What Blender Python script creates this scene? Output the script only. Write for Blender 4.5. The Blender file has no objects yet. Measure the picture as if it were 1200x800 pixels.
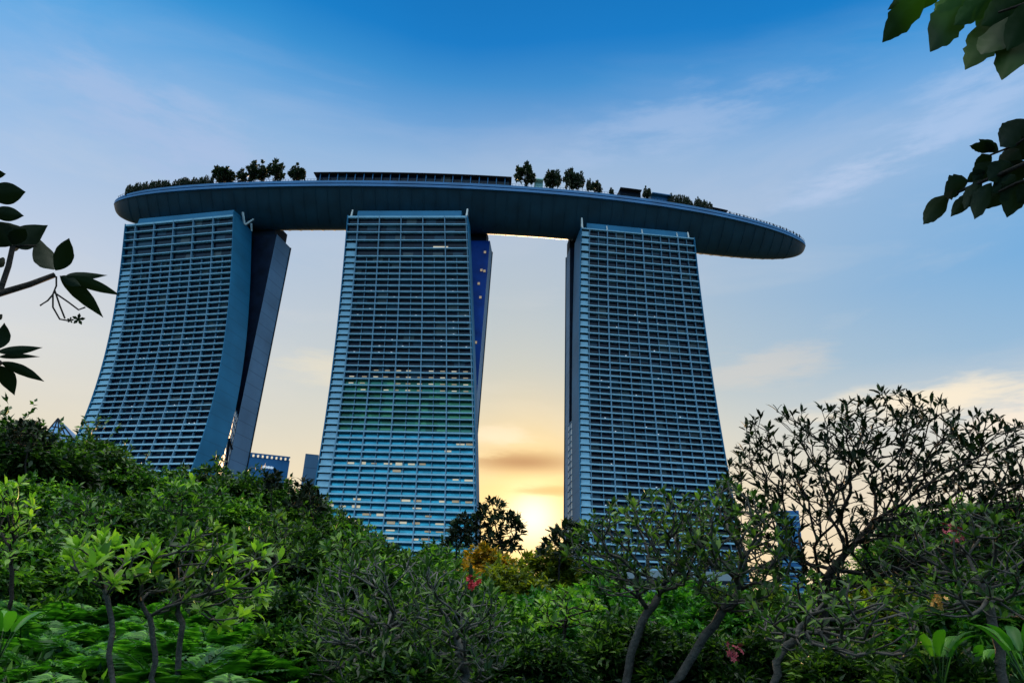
import bpy, bmesh, math, random
import numpy as np
from mathutils import Vector, Matrix

random.seed(7); RNG = np.random.default_rng(7)
SC = bpy.context.scene
COL = SC.collection
R = math.radians

# ------------------------------------------------------------------ camera
FPX, PITCH, ROLL = 876.09, 0.3861918, 0.0439323
CAM = np.array([0.0, 0.0, 1.7])
FW = np.array([0, math.cos(PITCH), math.sin(PITCH)])
UP0 = np.array([0, -math.sin(PITCH), math.cos(PITCH)])
RT0 = np.array([1.0, 0, 0])
RT = math.cos(ROLL)*RT0 + math.sin(ROLL)*UP0
UPV = math.cos(ROLL)*UP0 - math.sin(ROLL)*RT0
cd = bpy.data.cameras.new('camera'); cam = bpy.data.objects.new('camera', cd); COL.objects.link(cam)
cd.sensor_width = 36; cd.lens = FPX/1200*36; cd.clip_start = 0.05; cd.clip_end = 9000
M = Matrix(((RT[0], UPV[0], -FW[0], CAM[0]), (RT[1], UPV[1], -FW[1], CAM[1]), (RT[2], UPV[2], -FW[2], CAM[2]), (0, 0, 0, 1)))
cam.matrix_world = M
SC.camera = cam

def ray(px, py):
    """world direction seen at a point of the 1200 x 800 photograph"""
    d = FW*FPX + RT*(px-600) + UPV*(400-py)
    return d/np.linalg.norm(d)
def at(px, py, dist):
    """point at horizontal distance dist along that direction"""
    d = ray(px, py)
    return CAM + d*(dist/math.hypot(d[0], d[1]))
def proj(P):
    P = np.asarray(P, float) - CAM
    z = P@FW
    return np.stack([600+FPX*(P@RT)/z, 400-FPX*(P@UPV)/z], -1)
def lin(r, g, b):
    f = lambda c: (c/255/12.92) if c/255 <= .04045 else ((c/255+.055)/1.055)**2.4
    return (f(r), f(g), f(b), 1)

# ------------------------------------------------------------------ sky, sun, exposure
SUN_PX = (624, 607)
sd = ray(*SUN_PX); SUN_EL = math.asin(sd[2]); SUN_AZ = math.atan2(sd[0], sd[1])
w = bpy.data.worlds.new("World"); SC.world = w; w.use_nodes = True
nt = w.node_tree; nt.nodes.clear()
def N(t, **k):
    n = nt.nodes.new(t)
    for a, b in k.items(): setattr(n, a, b)
    return n
L = lambda a, b: nt.links.new(a, b)
def math_(op, a, b=None, c=None, clamp=False):
    n = N('ShaderNodeMath', operation=op, use_clamp=clamp)
    for i, v in enumerate((a, b, c)):
        if v is None: continue
        if isinstance(v, (int, float)): n.inputs[i].default_value = v
        else: L(v, n.inputs[i])
    return n.outputs[0]
def dot_(vsock, vec):
    n = N('ShaderNodeVectorMath', operation='DOT_PRODUCT'); L(vsock, n.inputs[0]); n.inputs[1].default_value = tuple(vec)
    return n.outputs['Value']
def mix_(f, a, b, mode='MIX'):
    n = N('ShaderNodeMix', data_type='RGBA', blend_type=mode)
    for s, v in ((n.inputs[0], f), (n.inputs[6], a), (n.inputs[7], b)):
        if isinstance(v, (int, float)): s.default_value = v
        elif isinstance(v, tuple): s.default_value = v
        else: L(v, s)
    return n.outputs[2]
tc = N('ShaderNodeTexCoord'); G = tc.outputs['Generated']
sep = N('ShaderNodeSeparateXYZ'); L(G, sep.inputs[0])
def ramp(fac, stops):
    n = N('ShaderNodeValToRGB'); cr = n.color_ramp; cr.interpolation = 'EASE' if False else 'LINEAR'
    while len(cr.elements) < len(stops): cr.elements.new(.5)
    for e, (p, c) in zip(cr.elements, stops): e.position = p; e.color = c
    L(fac, n.inputs[0]); return n.outputs[0]
wob = N('ShaderNodeTexNoise'); wob.inputs['Scale'].default_value = 2.2; wob.inputs['Detail'].default_value = 3
L(G, wob.inputs['Vector'])
zed = math_('ADD', sep.outputs['Z'], math_('MULTIPLY', math_('SUBTRACT', wob.outputs['Fac'], .5), .07))
TOPS = [(.79, lin(20, 118, 196)), (.88, (4.1, 4.1, 3.9, 1))]  # overhead sky out of view, brightened beyond dusk to light the leaf tops
SKY = [(0.0, lin(250, 208, 135)), (.09, lin(250, 216, 150)), (.16, lin(244, 222, 182)), (.25, lin(216, 212, 194)), (.34, lin(194, 203, 202)),
       (.42, lin(184, 198, 208)), (.52, lin(176, 195, 218)), (.58, lin(158, 188, 222)), (.625, lin(112, 164, 217)), (.665, lin(62, 144, 210)),
       (.70, lin(8, 124, 202)), (.74, lin(2, 116, 192))]+TOPS
front = ramp(zed, SKY)
# right hand and left hand sides of the sky are bluer and less warm
side = math_('MULTIPLY', math_('POWER', math_('ABSOLUTE', sep.outputs['X']), 1.3), 2.1, clamp=True)
SIDE = [(0.0, lin(236, 214, 190)), (.2, lin(232, 222, 204)), (.27, lin(206, 212, 214)), (.34, lin(150, 188, 220)), (.42, lin(120, 176, 224)), (.50, lin(126, 178, 226)),
        (.56, lin(146, 186, 230)), (.61, lin(100, 168, 228)), (.655, lin(46, 148, 220)), (.69, lin(8, 128, 206)), (.74, lin(2, 118, 196))]+TOPS
LEFT = [(0.0, lin(240, 214, 180)), (.2, lin(232, 222, 200)), (.30, lin(220, 222, 222)), (.40, lin(196, 210, 232)), (.50, lin(164, 196, 234)),
        (.58, lin(122, 180, 234)), (.63, lin(76, 166, 230)), (.67, lin(24, 146, 218)), (.72, lin(4, 124, 200))]+TOPS
sidec = ramp(zed, SIDE); leftc = ramp(zed, LEFT)
lr = N('ShaderNodeMapRange'); lr.inputs['From Min'].default_value = -.08; lr.inputs['From Max'].default_value = .08; L(sep.outputs['X'], lr.inputs['Value'])
sidec = mix_(lr.outputs[0], leftc, sidec)
skyc = mix_(side, front, sidec)
# warm light round the sun
gd = dot_(G, sd)
ang = math_('ARCCOSINE', gd)
def gauss(x, s): return math_('EXPONENT', math_('MULTIPLY', math_('MULTIPLY', x, x), -1/(s*s)))
skyc = mix_(math_('MULTIPLY', gauss(ang, R(8)), .75), skyc, lin(255, 214, 128))
skyc = mix_(gauss(ang, R(4.2)), skyc, (1.15, .80, .30, 1))
skyc = mix_(gauss(ang, R(1.9)), skyc, (1.6, 1.4, .95, 1))
# clouds: thin streaks, then a few banks of their own
mp = N('ShaderNodeMapping'); mp.inputs['Scale'].default_value = (1.3, 1.3, 5.5); mp.inputs['Rotation'].default_value = (0, R(-14), 0); L(G, mp.inputs['Vector'])
cn = N('ShaderNodeTexNoise'); cn.inputs['Scale'].default_value = 2.3; cn.inputs['Detail'].default_value = 9; cn.inputs['Roughness'].default_value = .58; cn.inputs['Distortion'].default_value = .5
L(mp.outputs[0], cn.inputs['Vector'])
st = N('ShaderNodeMapRange'); st.inputs['From Min'].default_value = .50; st.inputs['From Max'].default_value = .74; L(cn.outputs['Fac'], st.inputs['Value'])
cloudtone = ramp(sep.outputs['Z'], [(0, lin(240, 205, 160)), (.25, lin(250, 236, 208)), (.42, lin(226, 224, 222)), (.6, lin(196, 206, 232)), (1, lin(150, 180, 220))])
low = N('ShaderNodeMapRange'); low.inputs['From Min'].default_value = .70; low.inputs['From Max'].default_value = .60; L(sep.outputs['Z'], low.inputs['Value'])
skyc = mix_(math_('MULTIPLY', math_('MULTIPLY', st.outputs[0], low.outputs[0]), .24), skyc, cloudtone)
mp2 = N('ShaderNodeMapping'); mp2.inputs['Scale'].default_value = (6, 6, 26); mp2.inputs['Rotation'].default_value = (0, R(-6), 0); L(G, mp2.inputs['Vector'])
fn = N('ShaderNodeTexNoise'); fn.inputs['Scale'].default_value = 1.6; fn.inputs['Detail'].default_value = 10; fn.inputs['Roughness'].default_value = .62
L(mp2.outputs[0], fn.inputs['Vector'])
def bank(px, py, rx, ry, col, amt, tilt=0.0, thr=.42):
    global skyc
    c = ray(px, py)
    rt = np.cross(c, [0, 0, 1]); rt /= np.linalg.norm(rt); up = np.cross(rt, c)
    a = rt*math.cos(tilt)+up*math.sin(tilt); b = -rt*math.sin(tilt)+up*math.cos(tilt)
    da = math_('DIVIDE', dot_(G, a), R(rx)); db = math_('DIVIDE', dot_(G, b), R(ry))
    rr = math_('SQRT', math_('ADD', math_('MULTIPLY', da, da), math_('MULTIPLY', db, db)))
    m = math_('EXPONENT', math_('MULTIPLY', math_('MULTIPLY', rr, rr), -1.0))
    m = math_('MULTIPLY', m, math_('GREATER_THAN', dot_(G, c), 0.0))
    s = N('ShaderNodeMapRange'); s.interpolation_type = 'SMOOTHSTEP'
    s.inputs['From Min'].default_value = thr; s.inputs['From Max'].default_value = thr+.3
    L(math_('ADD', fn.outputs['Fac'], math_('MULTIPLY', math_('SUBTRACT', m, .6), .45)), s.inputs['Value'])
    skyc = mix_(math_('MULTIPLY', math_('MULTIPLY', m, s.outputs[0]), amt), skyc, col)
bank(612, 541, 4.6, .8, lin(182, 134, 92), 1.0, R(1), .12)
bank(640, 575, 3.6, .5, lin(226, 168, 96), .7, R(2), .3)
bank(585, 512, 4.0, 1.1, lin(255, 236, 205), .7)
bank(1080, 470, 10, 1.9, lin(255, 240, 214), 1.0, R(3))
bank(1190, 487, 5, 1.5, lin(255, 240, 220), 1.0, R(8))
bank(1010, 200, 8, 1.7, lin(190, 208, 238), .8, R(12))
bank(1120, 130, 9, 2.8, lin(172, 200, 238), .8, R(16))
bank(780, 150, 13, 3.0, lin(178, 200, 234), .45, R(10))
bank(200, 160, 12, 4.5, lin(176, 196, 232), .6, R(-12))
bank(380, 430, 6, 2.4, lin(240, 228, 200), .5)
bank(900, 430, 8, 2.4, lin(224, 214, 202), .5)
# a physical sky under it all, and an unseen blue half behind the camera, brightened as fill light
nish = N('ShaderNodeTexSky', sky_type='NISHITA'); nish.sun_disc = False
nish.sun_elevation = SUN_EL; nish.sun_rotation = SUN_AZ; nish.air_density = 1.2; nish.dust_density = 2
nishc = mix_(1.0, nish.outputs[0], (.10, .10, .10, 1), 'MULTIPLY')
skyc = mix_(.05, skyc, nishc)
back = ramp(sep.outputs['Z'], [(0, lin(50, 82, 110)), (.12, lin(72, 118, 158)), (.42, lin(105, 162, 205)), (.70, lin(190, 215, 235)), (1, (1.35, 1.35, 1.3, 1))])
back = mix_(1.0, back, (2.3, 2.25, 2.2, 1), 'MULTIPLY')
bf = N('ShaderNodeMapRange'); bf.inputs['From Min'].default_value = .15; bf.inputs['From Max'].default_value = -.35; L(sep.outputs['Y'], bf.inputs['Value'])
skyc = mix_(bf.outputs[0], skyc, back)
bg = N('ShaderNodeBackground'); bg.inputs['Strength'].default_value = 1.0; L(skyc, bg.inputs['Color'])
wo = N('ShaderNodeOutputWorld'); L(bg.outputs[0], wo.inputs[0])

sl = bpy.data.lights.new('sun', 'SUN'); sl.energy = 3.0; sl.angle = R(.6); sl.color = (1, .62, .30)
so = bpy.data.objects.new('sun', sl); COL.objects.link(so)
so.rotation_euler = Vector(tuple(sd)).to_track_quat('Z', 'Y').to_euler()
SC.view_settings.view_transform = 'Standard'; SC.view_settings.look = 'None'
SC.view_settings.gamma = 1; SC.view_settings.exposure = 0.0; SC.view_settings.use_curve_mapping = False

# ------------------------------------------------------------------ helpers
def tag(o, label=None, cat=None, group=None, kind=None):
    if label: o['label'] = label
    if cat: o['category'] = cat
    if group: o['group'] = group
    if kind: o['kind'] = kind
    return o
def empty(name, loc, rz=0.0):
    o = bpy.data.objects.new(name, None); o.location = tuple(loc); o.rotation_euler = (0, 0, rz); o.empty_display_size = .5
    COL.objects.link(o); return o
def meshdata(name, V, F, mat, smooth=False):
    me = bpy.data.meshes.new(name)
    V = np.asarray(V, np.float32)
    if isinstance(F, np.ndarray) and F.ndim == 2:
        n, k = F.shape
        me.vertices.add(len(V)); me.vertices.foreach_set('co', V.ravel())
        me.loops.add(n*k); me.loops.foreach_set('vertex_index', F.astype(np.int32).ravel())
        me.polygons.add(n); me.polygons.foreach_set('loop_start', np.arange(0, n*k, k, dtype=np.int32))
        me.update(calc_edges=True); me.validate()
    else:
        me.from_pydata([tuple(map(float, v)) for v in V], [], [tuple(map(int, f)) for f in F])
    for m in (mat if isinstance(mat, (list, tuple)) else [mat]): me.materials.append(m)
    if smooth: me.polygons.foreach_set('use_smooth', [True]*len(me.polygons))
    me.update(); return me
def obj(name, V, F, mat, parent=None, smooth=False, origin=None):
    """one mesh object; V in world space, stored relative to the parent (or the given origin)"""
    V = np.asarray(V, float)
    o0 = np.zeros(3)
    if parent is not None:
        p = parent; o0 = np.array(p.location)
        while p.parent: p = p.parent; o0 = o0+np.array(p.location)
    elif origin is not None: o0 = np.asarray(origin, float)
    ob = bpy.data.objects.new(name, meshdata(name, V-o0, F, mat, smooth))
    COL.objects.link(ob)
    if parent is not None: ob.parent = parent
    elif origin is not None: ob.location = tuple(origin)
    return ob
class MB:
    """collects shapes into one mesh"""
    def __init__(s): s.v = []; s.f = []; s.n = 0
    def add(s, V, F):
        V = np.asarray(V, float); s.v.append(V)
        s.f += [tuple(int(i)+s.n for i in f) for f in F]; s.n += len(V); return s
    def box8(s, P):  # eight corners: bottom ring then top ring
        return s.add(P, [(0, 3, 2, 1), (4, 5, 6, 7), (0, 1, 5, 4), (1, 2, 6, 5), (2, 3, 7, 6), (3, 0, 4, 7)])
    def box(s, c, h, rz=0.0):
        ca, sa = math.cos(rz), math.sin(rz); P = []
        for z in (-1, 1):
            for x, y in ((-1, -1), (1, -1), (1, 1), (-1, 1)):
                X, Y = x*h[0], y*h[1]; P.append((c[0]+X*ca-Y*sa, c[1]+X*sa+Y*ca, c[2]+z*h[2]))
        return s.box8(P)
    def grid(s, A):  # A: rows x cols x 3
        A = np.asarray(A, float); r, c = A.shape[:2]
        return s.add(A.reshape(-1, 3), [(i*c+j, i*c+j+1, (i+1)*c+j+1, (i+1)*c+j) for i in range(r-1) for j in range(c-1)])
    def tube(s, pts, rad, k=6, cap=True):
        pts = [np.asarray(p, float) for p in pts]; n = len(pts)
        if np.isscalar(rad): rad = [rad]*n
        rings = []; ref = np.array([.31, .17, .93])
        for i, p in enumerate(pts):
            t = pts[min(i+1, n-1)]-pts[max(i-1, 0)]; t = t/(np.linalg.norm(t)+1e-9)
            a = np.cross(t, ref)
            if np.linalg.norm(a) < .2: a = np.cross(t, [1, 0, 0])
            a /= np.linalg.norm(a); b = np.cross(t, a)
            for j in range(k):
                q = 2*math.pi*j/k; rings.append(p+rad[i]*(math.cos(q)*a+math.sin(q)*b))
        F = [(i*k+j, i*k+(j+1) % k, (i+1)*k+(j+1) % k, (i+1)*k+j) for i in range(n-1) for j in range(k)]
        if cap: F += [tuple(range(k))[::-1], tuple(range((n-1)*k, n*k))]
        return s.add(rings, F)
    def build(s, name, mat, parent=None, smooth=False, origin=None):
        return obj(name, np.concatenate(s.v), s.f, mat, parent, smooth, origin)
def copy_tree(o, parent=None):
    c = o.copy(); COL.objects.link(c)
    if parent: c.parent = parent
    for ch in list(o.children): copy_tree(ch, c)
    return c

# ------------------------------------------------------------------ materials
def mat_pr(name, col, rough=.6, metal=0.0, spec=.5, noise=0.0, nscale=5.0, emis=None, es=0.0, bump=0.0, bscale=20, coat=0):
    m = bpy.data.materials.new(name); m.use_nodes = True; t = m.node_tree; b = t.nodes['Principled BSDF']
    b.inputs['Base Color'].default_value = (*col, 1); b.inputs['Roughness'].default_value = rough
    b.inputs['Metallic'].default_value = metal; b.inputs['Specular IOR Level'].default_value = spec
    if coat: b.inputs['Coat Weight'].default_value = coat
    if noise:
        tcn = t.nodes.new('ShaderNodeTexCoord'); n = t.nodes.new('ShaderNodeTexNoise'); n.inputs['Scale'].default_value = nscale; n.inputs['Detail'].default_value = 6
        t.links.new(tcn.outputs['Object'], n.inputs['Vector'])
        mr = t.nodes.new('ShaderNodeMapRange'); mr.inputs['From Min'].default_value = .3; mr.inputs['From Max'].default_value = .7
        mr.inputs['To Min'].default_value = 1-noise; mr.inputs['To Max'].default_value = 1+noise; t.links.new(n.outputs['Fac'], mr.inputs['Value'])
        mx = t.nodes.new('ShaderNodeMix'); mx.data_type = 'RGBA'; mx.blend_type = 'MULTIPLY'; mx.inputs[0].default_value = 1
        mx.inputs[6].default_value = (*col, 1); t.links.new(mr.outputs[0], mx.inputs[7]); t.links.new(mx.outputs[2], b.inputs['Base Color'])
    if bump:
        tcn = t.nodes.new('ShaderNodeTexCoord'); n = t.nodes.new('ShaderNodeTexNoise'); n.inputs['Scale'].default_value = bscale; n.inputs['Detail'].default_value = 5
        t.links.new(tcn.outputs['Object'], n.inputs['Vector'])
        bp = t.nodes.new('ShaderNodeBump'); bp.inputs['Strength'].default_value = bump; bp.inputs['Distance'].default_value = .05
        t.links.new(n.outputs['Fac'], bp.inputs['Height']); t.links.new(bp.outputs[0], b.inputs['Normal'])
    if emis: b.inputs['Emission Color'].default_value = (*emis, 1); b.inputs['Emission Strength'].default_value = es
    return m
def mat_leaf(name, c1, c2, c3, trans=.35, rough=.45, spec=.35, tcol=None):
    """leaf: colour varies leaf by leaf and patch by patch; light also comes through"""
    m = bpy.data.materials.new(name); m.use_nodes = True; t = m.node_tree; t.nodes.clear()
    o = t.nodes.new('ShaderNodeOutputMaterial'); b = t.nodes.new('ShaderNodeBsdfPrincipled')
    g = t.nodes.new('ShaderNodeNewGeometry'); cr = t.nodes.new('ShaderNodeValToRGB'); e = cr.color_ramp.elements
    e[0].position = 0; e[0].color = (*c1, 1); e[1].position = 1; e[1].color = (*c3, 1); x = e.new(.68); x.color = (*c2, 1)
    tcn = t.nodes.new('ShaderNodeTexCoord'); n = t.nodes.new('ShaderNodeTexNoise'); n.inputs['Scale'].default_value = 1.1; n.inputs['Detail'].default_value = 2
    t.links.new(tcn.outputs['Object'], n.inputs['Vector'])
    ma = t.nodes.new('ShaderNodeMath'); ma.operation = 'MULTIPLY_ADD'; t.links.new(n.outputs['Fac'], ma.inputs[0]); ma.inputs[1].default_value = 1.5; ma.inputs[2].default_value = -.75
    ad = t.nodes.new('ShaderNodeMath'); ad.operation = 'ADD'; ad.use_clamp = True
    t.links.new(g.outputs['Random Per Island'], ad.inputs[0]); t.links.new(ma.outputs[0], ad.inputs[1]); t.links.new(ad.outputs[0], cr.inputs[0])
    t.links.new(cr.outputs[0], b.inputs['Base Color']); b.inputs['Roughness'].default_value = rough; b.inputs['Specular IOR Level'].default_value = spec
    tr = t.nodes.new('ShaderNodeBsdfTranslucent'); mxc = t.nodes.new('ShaderNodeMix'); mxc.data_type = 'RGBA'; mxc.blend_type = 'MULTIPLY'; mxc.inputs[0].default_value = 1
    t.links.new(cr.outputs[0], mxc.inputs[6]); mxc.inputs[7].default_value = tcol or (1.5, 1.9, .6, 1); t.links.new(mxc.outputs[2], tr.inputs[0])
    ms = t.nodes.new('ShaderNodeMixShader'); ms.inputs[0].default_value = trans
    t.links.new(b.outputs[0], ms.inputs[1]); t.links.new(tr.outputs[0], ms.inputs[2]); t.links.new(ms.outputs[0], o.inputs[0]); return m
def mat_bark(name, col):
    return mat_pr(name, col, .85, noise=.45, nscale=9, bump=.5, bscale=30, spec=.2)

m_slab = mat_pr('painted_slab_edge', (.15, .35, .46), .45, noise=.12, nscale=.25)
m_fin = mat_pr('aluminium_fin', (.085, .20, .29), .5, spec=.3)
m_end = mat_pr('blue_grey_cladding', (.012, .12, .225), .6, spec=.12, noise=.18, nscale=.06)
m_rear = mat_pr('grey_cladding', (.10, .205, .33), .6, spec=.12, noise=.2, nscale=.06)
m_glass = mat_pr('dark_reflective_glass', (.003, .010, .026), .22, spec=.22, noise=.5, nscale=.4)
m_glass_treerefl = None
m_rearglass = mat_pr('shaded_rear_glass', (.004, .010, .024), .5, spec=.08, noise=.4, nscale=.2)  # same rear glass on the outer towers, its shade put into the colour
def room_variation(m, cols, rough=None):
    t = m.node_tree; b = t.nodes['Principled BSDF']; tcn = t.nodes.new('ShaderNodeTexCoord'); dv = t.nodes.new('ShaderNodeVectorMath'); dv.operation = 'DIVIDE'
    t.links.new(tcn.outputs['Object'], dv.inputs[0]); dv.inputs[1].default_value = (4.7, 60, 3.05)
    fl = t.nodes.new('ShaderNodeVectorMath'); fl.operation = 'FLOOR'; t.links.new(dv.outputs[0], fl.inputs[0])
    wn = t.nodes.new('ShaderNodeTexWhiteNoise'); t.links.new(fl.outputs[0], wn.inputs['Vector'])
    cr = t.nodes.new('ShaderNodeValToRGB'); cr.color_ramp.interpolation = 'CONSTANT'
    while len(cr.color_ramp.elements) < len(cols): cr.color_ramp.elements.new(.5)
    for e, (p, c) in zip(cr.color_ramp.elements, cols): e.position = p; e.color = (*c, 1)
    t.links.new(wn.outputs['Value'], cr.inputs[0]); t.links.new(cr.outputs[0], b.inputs['Base Color'])
def floor_joints(m, col):
    t = m.node_tree; b = t.nodes['Principled BSDF']; src = b.inputs['Base Color'].links[0].from_socket
    tcn = t.nodes.new('ShaderNodeTexCoord'); sp = t.nodes.new('ShaderNodeSeparateXYZ'); t.links.new(tcn.outputs['Object'], sp.inputs[0])
    f = t.nodes.new('ShaderNodeMath'); f.operation = 'MODULO'; t.links.new(sp.outputs['Z'], f.inputs[0]); f.inputs[1].default_value = 6.1
    l = t.nodes.new('ShaderNodeMath'); l.operation = 'LESS_THAN'; t.links.new(f.outputs[0], l.inputs[0]); l.inputs[1].default_value = .35
    mm = t.nodes.new('ShaderNodeMath'); mm.operation = 'MULTIPLY'; t.links.new(l.outputs[0], mm.inputs[0]); mm.inputs[1].default_value = .4
    mx = t.nodes.new('ShaderNodeMix'); mx.data_type = 'RGBA'; t.links.new(mm.outputs[0], mx.inputs[0]); t.links.new(src, mx.inputs[6]); mx.inputs[7].default_value = (*col, 1)
    t.links.new(mx.outputs[2], b.inputs['Base Color'])
room_variation(m_glass, [(0, (.002, .006, .016)), (.45, (.004, .012, .03)), (.72, (.008, .03, .05)), (.84, (.03, .07, .10)), (.94, (.09, .10, .10))])
floor_joints(m_end, (.005, .05, .10)); floor_joints(m_rear, (.02, .05, .09))
m_glass_treerefl = mat_pr('glass_with_painted_tree_reflection', (.008, .05, .04), .2, metal=.6)  # green of reflected trees put into the glass colour
room_variation(m_glass_treerefl, [(0, (.01, .07, .045)), (.35, (.02, .12, .06)), (.6, (.02, .14, .10)), (.85, (.05, .20, .10))])
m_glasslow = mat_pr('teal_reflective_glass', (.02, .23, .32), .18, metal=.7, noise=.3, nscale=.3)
m_rearglass_sky = mat_pr('rear_glass_with_painted_sky', (.003, .045, .24), .5, spec=.08, noise=.25, nscale=.15)  # sky reflected in the middle tower's rear glass, put into the base colour
m_pale_glass = mat_pr('pale_atrium_glass', (.50, .56, .57), .5, spec=.2, noise=.15, nscale=.3)
m_dark = mat_pr('dark_steel', (.008, .014, .022), .8, spec=.15)
m_void = mat_pr('unlit_recess_cladding', (.004, .006, .010), .9, spec=.02)  # shade of the gap between the legs put into a near-black colour
m_white = mat_pr('white_steel', (.35, .42, .42), .5)
m_hull = mat_pr('hull_panels', (.011, .052, .078), .5, metal=.1, noise=.25, nscale=.12, bump=.25, bscale=1.2)
m_rim = mat_pr('rim_metal', (.015, .13, .29), .45, metal=.1, noise=.2, nscale=.1)
m_deck = mat_pr('timber_deck', (.22, .19, .16), .8)
m_lit = mat_pr('lit_window', (.5, .45, .35), .5, emis=(1, .80, .48), es=.42)
m_lit2 = mat_pr('lit_window_dim', (.4, .32, .2), .5, emis=(1, .66, .32), es=.22)
m_litw = mat_pr('lit_window_white', (.5, .5, .5), .5, emis=(.85, .95, 1), es=.4)
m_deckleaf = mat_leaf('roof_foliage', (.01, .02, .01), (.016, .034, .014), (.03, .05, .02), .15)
m_bark = mat_bark('grey_bark', (.065, .06, .05))
m_barkp = mat_bark('pale_twig_bark', (.11, .105, .09))
m_barkd = mat_bark('dark_bark', (.022, .018, .014))
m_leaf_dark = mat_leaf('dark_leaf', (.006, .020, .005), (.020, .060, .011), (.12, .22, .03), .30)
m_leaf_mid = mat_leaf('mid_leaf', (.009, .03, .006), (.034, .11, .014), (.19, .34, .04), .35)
m_leaf_plum = mat_leaf('plumeria_leaf', (.008, .022, .007), (.026, .066, .016), (.13, .22, .04), .30, .5, spec=.2)
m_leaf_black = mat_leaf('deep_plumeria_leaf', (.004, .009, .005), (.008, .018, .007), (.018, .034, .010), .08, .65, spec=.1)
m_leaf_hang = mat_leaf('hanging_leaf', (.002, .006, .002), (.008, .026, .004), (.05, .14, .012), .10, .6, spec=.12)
m_leaf_young = mat_leaf('young_leaf', (.06, .14, .02), (.15, .30, .03), (.30, .44, .05), .40, .4)
m_leaf_fern = mat_leaf('fern_leaf', (.012, .06, .008), (.035, .15, .014), (.16, .38, .04), .30)
m_leaf_flare = mat_leaf('flare_coloured_leaf', (.08, .09, .010), (.24, .19, .018), (.52, .29, .03), .5, tcol=(1.9, 1.4, .4, 1))  # orange of lens flare and low sun put into the leaf colour
m_leaf_paddle = mat_leaf('paddle_leaf', (.03, .14, .012), (.05, .19, .016), (.10, .28, .025), .30)
m_leaf_yg = mat_leaf('yellow_green_leaf', (.03, .05, .008), (.10, .15, .018), (.26, .30, .03), .45, tcol=(1.7, 1.6, .4, 1))
m_red = mat_pr('red_petal', (.65, .02, .03), .5); m_pink = mat_pr('pink_petal', (.42, .05, .07), .5); m_yel = mat_pr('orange_petal', (.8, .4, .08), .5)

# ------------------------------------------------------------------ ground
def ground():
    n = 64; xs = np.concatenate([-np.geomspace(4000, 6, n//2), np.geomspace(6, 4000, n//2)]); ys = xs.copy()
    A = np.array([[(x, y, 0) for x in xs] for y in ys], float)
    d = np.hypot(A[..., 0], A[..., 1]); A[..., 2] = .12*np.sin(A[..., 0]*.31)*np.sin(A[..., 1]*.27)*np.clip(1-d/80, 0, 1)
    mb = MB(); mb.grid(A)
    m = mat_pr('soil_and_leaf_litter', (.022, .030, .014), .95, noise=.6, nscale=.5, bump=.6, bscale=6)
    tag(mb.build('ground', m, smooth=True), kind='structure')
ground()

# ------------------------------------------------------------------ the three towers
H = 190.0
TW = [dict(x=-197.344, y=330.043, th=-.239141, W=61.442, D=64.621, p=2.7212, t=15.75, b=20.703, sh=11.529, t2=14.36, ln=7.59, eL=-33.986, eR=33.136),
      dict(x=-81.866, y=312.182, th=-.08441, W=58.391, D=33.791, p=2.308, t=9.896, b=23.559, sh=8.405, t2=11.64, ln=31.06, eL=-10.731, eR=19.635),
      dict(x=30.851, y=313.476, th=.092913, W=56.525, D=27.737, p=1.9591, t=16.145, b=20.243, sh=1.665, t2=10.811, ln=7.83, eL=3.405, eR=7.564)]
def dn(T):
    return np.array([math.cos(T['th']), math.sin(T['th']), 0]), np.array([math.sin(T['th']), -math.cos(T['th']), 0])
def FP(T, s, z, out=0.0):
    """point on the swept facade: s 0..1 across, z height, out metres in front"""
    d, n = dn(T); q = max(0.0, 1-z/H); o = T['D']*q**T['p']
    al = (1-s)*(-T['eL']*q) + s*(T['W']+T['eR']*q)
    return np.array([T['x'], T['y'], 0])+d*al+n*(o+out)+np.array([0, 0, z])
def RP(T, side, z, back=0.0):
    """rear leg: side 0 left, 1 right; back metres behind its front face"""
    d, n = dn(T); q = 1-z/H
    al = (9.0 if T is not TW[2] else -T['sh']) if side == 0 else T['W']+(T['sh'] if T is not TW[2] else 1.0)
    return np.array([T['x'], T['y'], 0])+d*al+n*(-T['b']+T['ln']*q-back)+np.array([0, 0, z])
FLOORS = []
for i in range(3):
    zs = [H]
    if i < 2:
        while len(zs) < 6: zs.append(zs[-1]-(4.5 if i == 0 else 4.32))
        while zs[-1] > 5: zs.append(zs[-1]-(3.12 if zs[-1] > 100 else 3.02))
    else:
        while zs[-1] > 5: zs.append(zs[-1]-(4.0 if len(zs) < 6 else 3.55 if zs[-1] > 118 else 2.95))
    FLOORS.append(zs)
MAJ = [[0, .10, .275, .455, .635, .815, 1.0], [0, .092, .27, .45, .63, .81, .985], [0, .077, .231, .385, .54, .695, .85, 1.0]]
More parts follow.
